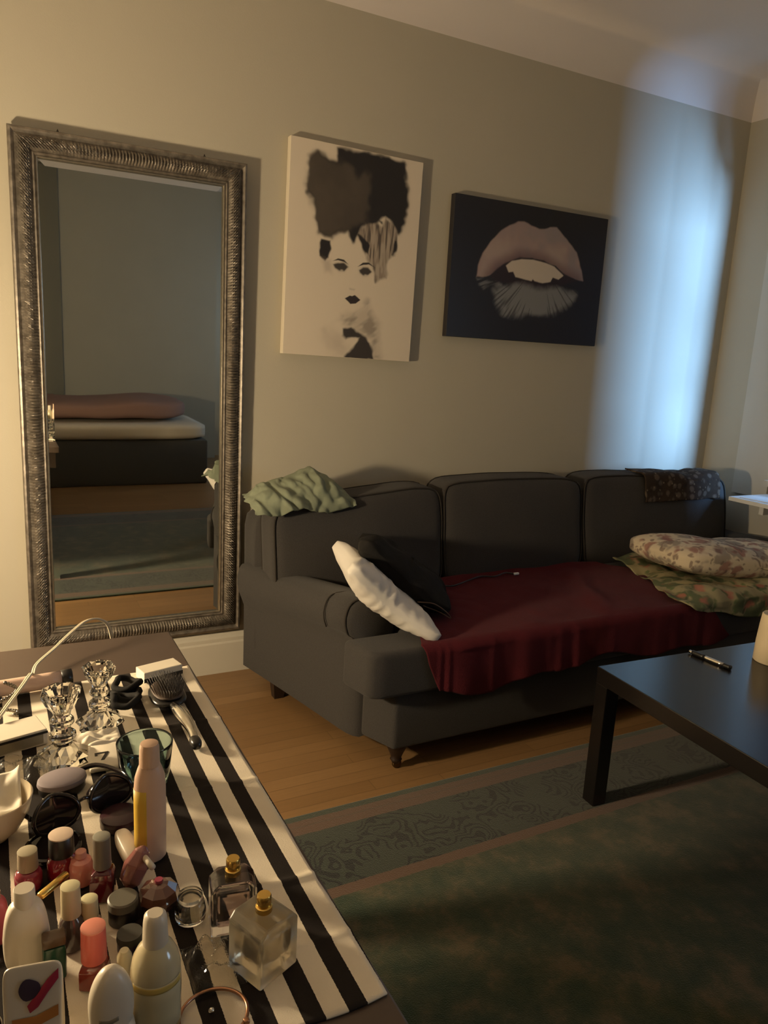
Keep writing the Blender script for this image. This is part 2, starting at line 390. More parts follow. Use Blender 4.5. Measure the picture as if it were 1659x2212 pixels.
# ================================================================== SOFA
XC = 2.17
def mir(x): return 2*XC-x
sofa = empty('sofa', (XC, 2.3, 0), 'long charcoal grey three-cushion sofa with rolled arms against the wall', 'sofa')
sp_poly = [(.915, 2.60), (1.075, 2.06), (1.036, 2.026), (1.090, 1.893), (mir(1.090), 1.893), (mir(1.036), 2.026), (mir(1.075), 2.06), (mir(.915), 2.60), (mir(.92), 2.79), (.92, 2.79)]
mesh('base_frame', bevel_vf(prism(sp_poly, .09, .30), .012, 3), M['sofa'], sofa, world=True, auto=50)
def arm(side):
    v, f = [], []; secs = []
    for s in [0, .1, .2, .3, .4, .5, .6, .7, .8, .88, .94, .98, 1.0]:
        y = lerp(2.73, 2.035, s); x = lerp(.846, 1.008, s)+.004*sin(s*pi)
        zt = pw([0, .3, .7, 1], [.505, .515, .545, .568], s)
        sh = 0 if s < .9 else (1-math.sqrt(max(0, 1-((s-.9)/.1)**2)))*.022
        roll = pw([0, .3, 1], [.022, .032, .040], s)
        w = .155
        pr = [(.006, .078), (.006, .22), (.005, .34), (.004, zt-.17), (-.010, zt-.13), (-roll*.75, zt-.115), (-roll, zt-.085), (-roll*1.02, zt-.055), (-roll*.75, zt-.022), (-roll*.2, zt-.004), (.04, zt), (.085, zt-.004), (.125, zt-.022),
              (w-.004, zt-.055), (w, zt-.095), (w-.004, zt-.14), (w-.012, .36), (w-.014, .22), (w-.014, .09)]
        cx_, cz_ = .06, .33
        sec = []
        for d, z in pr:
            d2 = d+(sh if d < cx_ else -sh); z2 = z-(sh if z > .3 else 0)
            sec.append((x+d2, y, z2))
        secs.append(sec)
    n = len(secs[0])
    for sec in secs: v += sec
    for i in range(len(secs)-1):
        for j in range(n):
            f.append((i*n+j, i*n+(j+1) % n, (i+1)*n+(j+1) % n, (i+1)*n+j))
    f.append(tuple(range(n-1, -1, -1))); f.append(tuple(range((len(secs)-1)*n, len(secs)*n)))
    if side > 0: v = [(mir(p[0]), p[1], p[2]) for p in v]
    a = mesh('arm', (v, f), M['sofa'], sofa, world=True, auto=55)
    # piping around the scroll on the front of the arm and pleats over the roll
    last = secs[-2]; pts = [(p[0], p[1]-.001, p[2]) for p in last[3:17]]
    if side > 0: pts = [(mir(p[0]), p[1], p[2]) for p in pts]
    mesh('piping', tube(pts, .0035, 6, 3), M['sofa_pipe'], a, world=True)
    for s_i in (9,):
        pts = [(p[0], p[1]-.03, p[2]+.001) for p in secs[s_i-1][5:15]]
        if side > 0: pts = [(mir(p[0]), p[1], p[2]) for p in pts]
        mesh('seam', tube(pts, .0022, 6, 3), M['sofa_pipe'], a, world=True)
arm(-1); arm(1)
# back frame
def bw(s, p): return (p.x, p.y+.03*(p.z-.1), p.z+.012*(1-s.x**4))
mesh('back_frame', sbox((XC, 2.715, .41), (1.300, .095, .325), 14, (40, 8, 14), bw), M['sofa'], sofa, world=True)
# seat cushion, T shaped
def tri_bevel(poly, z0, z1, w, seg): return bevel_vf(prism(poly, z0, z1), w, seg)
scp = [(.985, 1.885), (1.02, 1.868), (XC-.4, 1.862), (XC+.4, 1.862), (mir(1.02), 1.868), (mir(.985), 1.885), (mir(.955), 2.025), (mir(1.165), 2.027), (mir(1.150), 2.10), (mir(1.02), 2.56), (1.02, 2.56), (1.150, 2.10), (1.165, 2.027), (.955, 2.025)]
sc = mesh('seat_cushion', tri_bevel(scp, .285, .440, .062, 6), M['sofa'], sofa, world=True, auto=70)
front = [(1.165, 2.00, .300), (.985, 1.995, .300), (1.008, 1.915, .298), (1.055, 1.888, .296), (1.5, 1.881, .296), (XC, 1.880, .296), (mir(1.5), 1.881, .296), (mir(1.055), 1.888, .296), (mir(1.008), 1.915, .298), (mir(.985), 1.995, .300)]
mesh('piping', tube(front, .0045, 6, 6), M['sofa_pipe'], sc, world=True)
# back cushions
def backc(x0, x1, ztl, ztr, yc=2.545):
    c = ((x0+x1)/2, yc, .62); h = ((x1-x0)/2, .085, .20)
    def wp(s, p):
        zt = lerp(ztl, ztr, (s.x+1)/2); t = (p.z-.42)/.40
        z = .42+t*(zt-.42)+.010*(1-s.x**2)*max(0, s.z)
        bulge = .028*(1-s.x**2)*(1-s.z**2)*(1 if s.y < 0 else -.2)
        y = p.y-bulge+.16*(z-.5)+.012*ns(p.x*5, z*5, 2)
        return (p.x+.010*(1-s.z**2)*s.x*.5, y, z+.006*ns(p.x*6, 4, 0))
    o = mesh('back_cushion', sbox(c, h, 9, (22, 8, 18), wp), M['sofa'], sofa, world=True)
    for t in (-.86, .80):
        mesh('piping', tube([tuple(q) for q in loop_on(c, h, 9, 1, t, wp, 1.004)], .0038, 6, 1, closed=True, smooth=False), M['sofa_pipe'], o, world=True)
backc(.885, 1.600, .752, .826); backc(1.606, 2.338, .832, .832); backc(2.344, 3.30, .838, .812)
# legs: turned front legs with casters, square tapered rear legs
for x, y in ((1.125, 1.935), (mir(1.125), 1.935)):
    l = mesh('leg', xf(lathe([(.013, .022), (.017, .03), (.020, .034), (.016, .038), (.022, .055), (.031, .075), (.038, .088), (.038, .098)], 24), (x, y, 0)), M['dark_leg'], sofa, world=True)
    mesh('caster', join(xf(lathe([(.013, -.007), (.016, -.004), (.016, .004), (.013, .007)], 20), (x+.004, y, .016), (pi/2, 0, 0)), rbox(x-.006, x+.008, y-.010, y+.010, .018, .027, .002)), M['brass'], l, world=True)
for x, y in ((.940, 2.565), (mir(.940), 2.565)):
    v, fcs = lathe([(.019, 0), (.029, .095)], 4); v = [(a*1.35, b*1.35, c) for a, b, c in v]
    mesh('leg', xf((v, fcs), (x, y, 0), (0, 0, pi/4)), M['dark_leg'], sofa, world=True, smooth=False)

# ---------------------------------------------------------------- textiles on the sofa
def throw_fn(a, b):
    # a: left->right, b: back->front edge -> hanging front
    s = b*1.0
    xl = pw([0, .25, .55, .72, .85, 1], [1.55, 1.42, 1.22, 1.155, 1.175, 1.215], s)
    xr = pw([0, .3, .6, .72, .85, 1], [2.40, 2.62, 2.50, 2.42, 2.50, 2.58], s)
    x = lerp(xl, xr, a)
    yb = pw([0, .35, .65, 1], [2.44, 2.46, 2.48, 2.44], a)
    fold = .010*math.exp(-((x-1.30)/.05)**2)+.004*math.exp(-((x-1.215)/.008)**2)+.004*math.exp(-((x-1.245)/.007)**2)+.004*math.exp(-((x-1.42)/.012)**2)+.005*math.exp(-((x-1.70)/.018)**2)+.004*math.exp(-((x-1.78)/.012)**2)+.016*max(0, ns(x*8, 2.2, 0)-.1)+.004*ns(x*22, 5.2, 0)
    hem = .018*sin(x*7+1)+.012*sin(x*17)
    if b < .70:
        t = b/.70; y = lerp(yb, 1.885, t); z = .4485+.006*ns(x*5, y*5, 1)+.004*abs(ns(x*9, y*7, 6))
        z += .028*math.exp(-((x-2.06-.5*(y-2.1))/.045)**2)*sm(2.5, 2.2, y)*sm(1.85, 1.95, y)*.35
        z += .05*math.exp(-((y-2.48)/.05)**2)*.35
    elif b < .80:
        t = (b-.70)/.10; an = t*pi/2; y = 1.885-.032*sin(an); z = .4485-.032*(1-cos(an))
        y -= fold*(.2+.6*t)
    else:
        t = (b-.80)/.20; z = lerp(.4165, .288+hem+.012*a, t); y = 1.853-fold*(.6+.6*t)-.006*t-.004*ns(x*14, z*8, 3)
    return (x, y, z)
o = mesh('throw_blanket', gridsurf(throw_fn, 260, 90, .003), M['throw']); tag(o, 'burgundy fleece blanket spread over the sofa seat and hanging over its front', 'blanket')

# white pillow leaning on the left arm
def slab_frame(p0, p1, yv):
    a = (Vector(p1)-Vector(p0)); la = a.length; a.normalize(); b = Vector(yv).normalized(); b = (b-a*b.dot(a)).normalized(); n = a.cross(b); return a, b, n, la
P0, P1 = (1.250, 2.06, .470), (1.022, 2.13, .662)
a_, b_, n_, la_ = slab_frame(P0, P1, (0.22, 1, 0.0))
if n_.x < 0: n_ = -n_
pc = (Vector(P0)+Vector(P1))/2
def pil(s, p):
    edge = (1-min(1, abs(s.x))**3)*(1-min(1, abs(s.y))**3)
    corner = abs(s.x*s.y)
    th = .012+.038*edge**.5
    if s.x > 0: th *= 1.15
    q = pc+a_*(s.x*(la_/2+.006+.05*corner**2))+b_*(s.y*(.165+.03*corner**2))+n_*(s.z*th)
    q += n_*(-.020*(1-s.x**2))
    q += n_*.005*ns(s.x*2.5, s.y*2.5, s.z)
    q += n_*(.007*abs(ns(s.x*7, s.y*1.5, 3))*2-.003)*(1 if s.y < -.2 else .4)
    return q
o = mesh('pillow', sbox((0, 0, 0), (1, 1, 1), 10, (40, 24, 8), pil), M['white_cotton']); tag(o, 'white pillow leaning diagonally on the left sofa arm', 'pillow')
# black garment over the pillow
def blk(s, p):
    edge = (1-abs(s.x)**4)*(1-abs(s.y)**4)
    q = Vector((1.205, 2.235, .567))+a_*(s.x*.205)+b_*(s.y*.20)+n_*(.046+s.z*(.012+.052*edge))
    q += n_*.014*ns(s.x*3+4, s.y*3, s.z)+a_*(-.05*(s.y+1)*(1 if s.x > 0 else .2))
    if s.x < 0: q += Vector((.09*abs(s.x), .0, -.015))*(.5+.5*s.y)
    q.z = max(q.z, .455)
    return q
o = mesh('jacket', sbox((0, 0, 0), (1, 1, 1), 8, (30, 26, 8), blk), M['black_cloth']); tag(o, 'crumpled black jacket lying against the white pillow', 'jacket')

def floral(name, base, spots, scale=9, thr=.42, dist=.25):
    m = mat(name, base, .9, spec=.15); nt = m.node_tree; b = nt.nodes['Principled BSDF']
    tc = N(nt, 'ShaderNodeTexCoord'); n1 = N(nt, 'ShaderNodeTexNoise', Scale=scale*1.6, Detail=2); nt.links.new(tc.outputs['Object'], n1.inputs[0])
    va = N(nt, 'ShaderNodeVectorMath', operation='SCALE'); va.inputs['Scale'].default_value = dist/2; nt.links.new(n1.outputs['Color'], va.inputs[0])
    vb = N(nt, 'ShaderNodeVectorMath', operation='ADD'); nt.links.new(tc.outputs['Object'], vb.inputs[0]); nt.links.new(va.outputs[0], vb.inputs[1])
    c = base
    for i, (col, sc_, th) in enumerate(spots):
        mp = N(nt, 'ShaderNodeMapping'); mp.inputs['Location'].default_value = (i*3.1, i*1.7, i*2.3); nt.links.new(vb.outputs[0], mp.inputs[0])
        vo = N(nt, 'ShaderNodeTexVoronoi', Scale=sc_); nt.links.new(mp.outputs[0], vo.inputs['Vector'])
        rr = N(nt, 'ShaderNodeMapRange'); rr.inputs['From Min'].default_value = th; rr.inputs['From Max'].default_value = th-.20; nt.links.new(vo.outputs['Distance'], rr.inputs['Value'])
        rr.interpolation_type = 'SMOOTHSTEP'; c = mixc(nt, math_n(nt, 'MULTIPLY', rr.outputs[0], .75), c, col)
    nt.links.new(c, b.inputs['Base Color'])
    return m
M['floral_cream'] = floral('cream_floral_print', (.64, .55, .40), [((.24, .20, .17), 12, .55), ((.27, .10, .09), 11, .42), ((.20, .14, .12), 26, .42)])
M['floral_bright'] = floral('green_rose_floral_print', (.32, .28, .16), [((.05, .085, .04), 11, .58), ((.40, .14, .10), 10, .34), ((.10, .15, .06), 19, .34), ((.03, .03, .02), 14, .25)])
M['floral_dark'] = floral('dark_floral_print', (.040, .027, .018), [((.13, .10, .075), 24, .45), ((.03, .02, .014), 34, .34), ((.24, .19, .12), 38, .26)], dist=.05)
# floral blanket crumpled at the right end of the seat
def fb(a, b):
    s = b
    xl = pw([0, .4, .7, .85, 1], [2.50, 2.42, 2.30, 2.34, 2.42], s); x = lerp(xl, 3.14, a)
    if b < .78:
        t = b/.78; y = lerp(2.44, 1.875, t); z = .460+.022*ns(x*7, y*7, 4)*sm(0, .15, b)+.020*abs(ns(x*11, y*10, 7))+.012*sm(.04, .12, a)
    else:
        t = (b-.78)/.22; y = 1.846-.010*ns(x*12, t*2, 5)-.004; z = lerp(.455, .40-.035*a+.02*sin(x*11), t)
    return (x, y, z)
o = mesh('floral_blanket', gridsurf(fb, 110, 60, .004), M['floral_bright']); tag(o, 'crumpled green, pink and cream floral blanket under the cushion at the sofa right end', 'blanket')
def fc(s, p):
    th = .35+.65*((1-abs(s.x)**3)*(1-abs(s.y)**3))**.5
    z = .520+s.z*.074*th+.012*ns(s.x*2.5, s.y*2.5, 3)-.02*math.exp(-((s.x-.1)/.2)**2)*(s.z > 0)
    x = 2.87+s.x*.39; y = 2.13+s.y*.20-.06*s.x
    return (x, y, z-.03*s.x+.012)
o = mesh('cushion', sbox((0, 0, 0), (1, 1, 1), 6, (40, 24, 12), fc), M['floral_cream']); tag(o, 'plump cream cushion with faded rose print on the sofa right end', 'cushion')
# green cloth heaped over the left back corner
def gc(a, b):
    x = lerp(.812, 1.20, a)+.02*ns(b*5, a*3, 1); t = b
    crest = pw([0, .12, .35, .65, .85, 1], [.775, .838, .862, .905, .868, .800], a)
    zf = pw([0, .2, .45, .7, 1], [.755, .748, .768, .752, .775], a)
    if t < .5:
        u = t/.5; y = lerp(2.462, 2.60, u**1.6); z = lerp(zf, crest, sin(u*pi/2))
    else:
        u = (t-.5)/.5; y = lerp(2.60, 2.80, u); z = lerp(crest, .765, u**1.7)
    amp = 1 if .04 < a < .97 else .4
    fo = .020*ns(x*11-y*7, y*6, 3)+.012*abs(ns(x*21, y*13+z*12, 5))*2-.010
    fo += .016*(abs(ns(x*17+z*15, z*5+y*5, 9))*2-.6)+.008*ns(x*30-z*9, z*6+y*5, 9)*(1-.5*sm(.55, .85, a))+.010*abs(ns(x*8+z*10, z*14, 4))
    z2 = z+fo*.55*amp; y2 = y-fo*.9*amp; x += .05*max(0, t-.5)*2*(1-a)
    return (x, y2, z2)
o = mesh('green_cloth', gridsurf(gc, 110, 80, .003), M['green_cloth']); tag(o, 'crumpled sage green cloth heaped on the left top corner of the sofa back', 'cloth')
# dark floral scarf folded over right back cushion
def df(a, b):
    x = lerp(2.69, 3.20, a)+.006*ns(b*6, a*4, 2)-.02*b*(1 if a < .5 else -1)*0
    if b < .45:
        t = b/.45; y = lerp(2.615, 2.515, t); z = .846-.008*(a)+.006*ns(x*14, y*10, 1)-.018*math.exp(-((a-.62)/.14)**2)*(1-t*.2)
    elif b < .6:
        t = (b-.45)/.15; an = t*pi/2; y = 2.515-.030*sin(an); z = .846-.008*a-.03*(1-cos(an))-.018*math.exp(-((a-.62)/.14)**2)
    else:
        t = (b-.6)/.4; y = 2.485-.014*t+.004*ns(x*14, t*3, 1)-.006*abs(sin(x*18)); z = lerp(.808, .715+.008*ns(x*12, 1, 2), t)
    return (x, y, z)
o = mesh('scarf', gridsurf(df, 90, 40, .006), M['floral_dark']); tag(o, 'dark brown floral scarf folded over the right back cushion', 'scarf')
# cables
o = mesh('charging_cable', tube([(1.50, 2.36, .462), (1.56, 2.33, .462), (1.66, 2.37, .462), (1.74, 2.40, .463), (1.80, 2.385, .462), (1.87, 2.41, .463), (1.90, 2.39, .463)], .0035, 6, 8), M['black_plastic'])
tag(o, 'black charging cable lying at the back of the burgundy blanket', 'cable')
mesh('plug', rbox(1.90, 1.925, 2.383, 2.393, .458, .467, .002), M['white_board'], o, world=True, label='small white plug end')
o = mesh('coiled_cable', tube([(1.22, 2.02, .535), (1.27, 2.00, .53), (1.315, 1.99, .50), (1.335, 1.99, .475), (1.30, 2.01, .495), (1.25, 2.03, .515), (1.29, 2.05, .50), (1.345, 2.03, .468)], .0018, 6, 8), M['dark_cord'])
tag(o, 'thin brown cable looped over the black jacket', 'cable')

# ================================================================== COFFEE TABLE
ct = empty('coffee_table', (1.575, 1.544, 0), 'low black-brown square-legged coffee table standing on the carpet', 'table', rz=R(-3.3))
ctl, ctw = 1.18, .98
mesh('tabletop', rbox(0, ctl, -ctw, 0, .40, .45, .002, 2), M['black_lacquer'], ct, smooth=False)
for x, y in ((0, 0), (ctl-.05, 0), (0, -ctw+.05), (ctl-.05, -ctw+.05)):
    mesh('leg', rbox(x+.0005, x+.0495, y-.0495, y-.0005, .0101, .40, .0015, 1), M['black_lacquer'], ct, smooth=False)
pen = empty('marker_pen', (1.936, 1.446, .4575), 'silver and black marker pen lying on the coffee table', 'pen', rz=0)
pd = Vector((.012, -.134, 0)).normalized()
def along(t, z=.4575): p = Vector((1.934, 1.510, z))+pd*t; return tuple(p)
mesh('barrel', tube([along(.048), along(.07), along(.115)], .0068, 16, 3), M['chrome'], pen, world=True)
mesh('cap', tube([along(.006), along(.02), along(.050)], .0074, 16, 3), M['black_plastic'], pen, world=True)
mesh('tip', tube([along(-.006), along(.006)], .005, 12, 3), M['chrome'], pen, world=True)
mesh('end_plug', tube([along(.115), along(.122), along(.138)], .0074, 16, 3), M['black_plastic'], pen, world=True)
cp = empty('ceramic_vase', (2.135, 1.375, .45), 'plain cream tapered vase standing on the coffee table', 'vase')
mesh('body', lathe([(.048, 0), (.051, .003), (.050, .06), (.046, .12), (.043, .152), (.0405, .155), (.038, .15), (.040, .10), (.044, .01), (0.001, .008)], 48), M['lampshade'], cp)

# ================================================================== WALL SHELF (right)
sh = empty('wall_shelf', (3.38, 1.9, .722), 'white shelf board fixed under the window at the right', 'shelf')
mesh('board', rbox(3.215, XR-.019, 1.35, 2.425, .712, .732, .002), M['white_board'], sh, world=True, smooth=False)
for yy in (1.5, 2.3): mesh('bracket', rbox(3.30, XR-.019, yy-.012, yy+.012, .66, .712, .002), M['white_board'], sh, world=True, smooth=False)
o = mesh('paper_sheet', xf(rbox(-.13, .13, -.16, .16, 0, .003, .0005), (3.385, 2.235, .7325), (0, 0, R(6))), M['white_board'], smooth=False)
tag(o, 'white paper sheet lying on the end of the white shelf', 'paper')

# ================================================================== MIRROR
MX0, MX1, MZ0, MZ1 = .088, .868, .190, 1.975
mirror = empty('wall_mirror', (.48, YW-.006, .19), 'tall leaning mirror in a ribbed antique silver frame left of the sofa', 'mirror')
mirror.rotation_euler = (R(.6), 0, 0)
mw, mh, fwid = (MX1-MX0), (MZ1-MZ0), .084
def silver():
    m = mat('aged_silver', (.13, .115, .095), .45, .65); nt = m.node_tree; b = nt.nodes['Principled BSDF']
    tc = N(nt, 'ShaderNodeTexCoord'); n = N(nt, 'ShaderNodeTexNoise', Scale=45, Detail=5); nt.links.new(tc.outputs['Object'], n.inputs[0])
    rp = N(nt, 'ShaderNodeValToRGB'); nt.links.new(n.outputs['Fac'], rp.inputs[0])
    rp.color_ramp.elements[0].position = .35; rp.color_ramp.elements[0].color = (.14, .122, .10, 1)
    rp.color_ramp.elements[1].position = .68; rp.color_ramp.elements[1].color = (.27, .24, .20, 1)
    nt.links.new(rp.outputs[0], b.inputs['Base Color'])
    bp = N(nt, 'ShaderNodeBump', Strength=.12, Distance=.001); nt.links.new(n.outputs['Fac'], bp.inputs['Height']); nt.links.new(bp.outputs[0], b.inputs['Normal'])
    return m
M['silver'] = silver(); M['silver_dark'] = mat('dark_silver_groove', (.07, .058, .046), .5, .6, noise_amt=.4, noise_scale=60)
M['silver_bright'] = mat('bright_silver_bead', (.42, .38, .31), .3, .9, noise_amt=.3, noise_scale=80)
# frame profile: (distance inwards from outer edge, height off wall)
def rail(name, L, segs, prof, m, ribbed=None):
    """sweep prof along x from mitre to mitre, length L at outer edge"""
    v, f = [], []; n = len(prof)
    for i in range(segs+1):
        t = i/segs
        for j, (d, hgt) in enumerate(prof):
            x = lerp(-L/2+d, L/2-d, t)
            hh = hgt
            if ribbed and ribbed[0] <= j <= ribbed[1]:
                ph = x/.0105*2*pi; hh = hgt+.0055*(abs(cos(ph/2))*2-1)*sin(pi*(j-ribbed[0]+.5)/(ribbed[1]-ribbed[0]+1))
            v.append((x, hh, d))
    for i in range(segs):
        for j in range(n-1): f.append((i*n+j, (i+1)*n+j, (i+1)*n+j+1, i*n+j+1))
        f.append((i*n+n-1, (i+1)*n+n-1, (i+1)*n, i*n))
    f.append(tuple(range(n))); f.append(tuple(range(segs*n+n-1, segs*n-1, -1)))
    return v, f
p_all = [(0, 0), (0, .022), (.003, .028), (.009, .030), (.014, .027), (.019, .020), (.024, .024), (.030, .031), (.037, .0355), (.045, .037), (.053, .0355), (.060, .031), (.065, .024), (.068, .020), (.071, .023), (.074, .024), (.077, .021), (.080, .017), (.083, .014), (.084, .010), (.084, 0)]
def place_rail(vf, side):
    out = []
    for x, h, d in vf[0]:
        if side == 'b': p = (x, -h, d)
        elif side == 't': p = (-x, -h, mh-d)
        elif side == 'l': p = (-mw/2+d, -h, mh/2-x)
        else: p = (mw/2-d, -h, mh/2+x)
        out.append(p)
    return out, vf[1]
for side, L in (('b', mw), ('t', mw), ('l', mh), ('r', mh)):
    segs = int(L/.0105*6)
    fr = mesh('frame_rail', place_rail(rail('r', L, segs, p_all, None, (6, 12)), side), M['silver'], mirror, auto=40)
    be = mesh('inner_bead', place_rail(rail('b', L, 8, [(d+.0805, h) for d, h in ((0, .010), (0, .0205), (.0015, .022), (.004, .0215), (.0055, .019), (.0055, .010))], None), side), M['silver_bright'], fr, auto=40)
mm = bpy.data.materials.new('mirror_glass'); mm.use_nodes = True; b = mm.node_tree.nodes['Principled BSDF']
b.inputs['Base Color'].default_value = (.80, .82, .79, 1); b.inputs['Metallic'].default_value = 1; b.inputs['Roughness'].default_value = .015
ix, iz0, iz1, bv = mw/2-fwid-.001, fwid+.001, mh-fwid-.001, .022
v = [(-ix, -.009, iz0), (ix, -.009, iz0), (ix, -.009, iz1), (-ix, -.009, iz1), (-ix+bv, -.0101, iz0+bv), (ix-bv, -.0101, iz0+bv), (ix-bv, -.0101, iz1-bv), (-ix+bv, -.0101, iz1-bv),
     (-ix, -.004, iz0), (ix, -.004, iz0), (ix, -.004, iz1), (-ix, -.004, iz1)]
mesh('glass', (v, [(4, 5, 6, 7), (0, 1, 5, 4), (1, 2, 6, 5), (2, 3, 7, 6), (3, 0, 4, 7), (0, 8, 9, 1), (1, 9, 10, 2), (2, 10, 11, 3), (3, 11, 8, 0), (8, 11, 10, 9)]), mm, mirror, smooth=False)
mesh('backing', box(-mw/2+.003, mw/2-.003, -.003, 0.0035, .003, mh-.003), M['black_plastic'], mirror, smooth=False)
for xx in (-.24, .24):
    mesh('hanger', xf(prism([(-.008, 0), (.008, 0), (0, .018)], -.002, .002), (xx, .002, mh-.004), (pi/2, 0, 0)), M['silver_dark'], mirror, smooth=False)

# ================================================================== CANVASES
def poly_sd(P, X, Z):
    """signed distance to polygon (negative inside), numpy"""
    P = np.array(P, float); d = np.full(X.shape, 1e9); inside = np.zeros(X.shape, bool); n = len(P)
    for i in range(n):
        a, b = P[i], P[(i+1) % n]; e = b-a; wx = X-a[0]; wz = Z-a[1]
        t = np.clip((wx*e[0]+wz*e[1])/max(e@e, 1e-9), 0, 1); dd = np.hypot(wx-e[0]*t, wz-e[1]*t); d = np.minimum(d, dd)
        c = ((a[1] > Z) != (b[1] > Z)) & (X < (b[0]-a[0])*(Z-a[1])/((b[1]-a[1]) if abs(b[1]-a[1]) > 1e-9 else 1e-9)+a[0]); inside ^= c
    return np.where(inside, -d, d)
def vnoise(X, Z, s, seed=0, octv=3):
    rng = np.random.RandomState(seed); out = 0; amp = 1; tot = 0
    for o_ in range(octv):
        G = rng.rand(64, 64); x = X/s; z = Z/s; xi = np.floor(x).astype(int); zi = np.floor(z).astype(int); fx = x-xi; fz = z-zi
        fx = fx*fx*(3-2*fx); fz = fz*fz*(3-2*fz); g = lambda a, b: G[a % 64, b % 64]
        out = out+amp*((g(xi, zi)*(1-fx)+g(xi+1, zi)*fx)*(1-fz)+(g(xi, zi+1)*(1-fx)+g(xi+1, zi+1)*fx)*fz); tot += amp; amp *= .5; s = s/2
    return out/tot
def smn(a, b, x): t = np.clip((x-a)/(b-a), 0, 1); return t*t*(3-2*t)
def print_mesh(name, nx, nz, rgb, x0, x1, z0, z1, y, m, parent):
    v = []; X = np.linspace(x0, x1, nx); Zs = np.linspace(z0, z1, nz)
    for z in Zs:
        for x in X: v.append((x, y, z))
    f = [(j*nx+i, j*nx+i+1, (j+1)*nx+i+1, (j+1)*nx+i) for j in range(nz-1) for i in range(nx-1)]
    me = bpy.data.meshes.new(name); me.from_pydata(v, [], f); me.materials.append(m)
    at = me.color_attributes.new('print', 'FLOAT_COLOR', 'POINT'); arr = np.ones((nz*nx, 4), np.float32); arr[:, :3] = rgb.reshape(-1, 3); at.data.foreach_set('color', arr.ravel())
    o = bpy.data.objects.new(name, me); COL.objects.link(o); o.parent = parent; return o
def print_mat(name, rough):
    m = mat(name, (1, 1, 1), rough); nt = m.node_tree; a = N(nt, 'ShaderNodeAttribute', attribute_name='print'); nt.links.new(a.outputs['Color'], nt.nodes['Principled BSDF'].inputs['Base Color']); return m
C1 = (1.0256, 1.5959, 1.3057, 2.0995)
C2 = (1.7703, 2.6241, 1.4194, 2.0039)
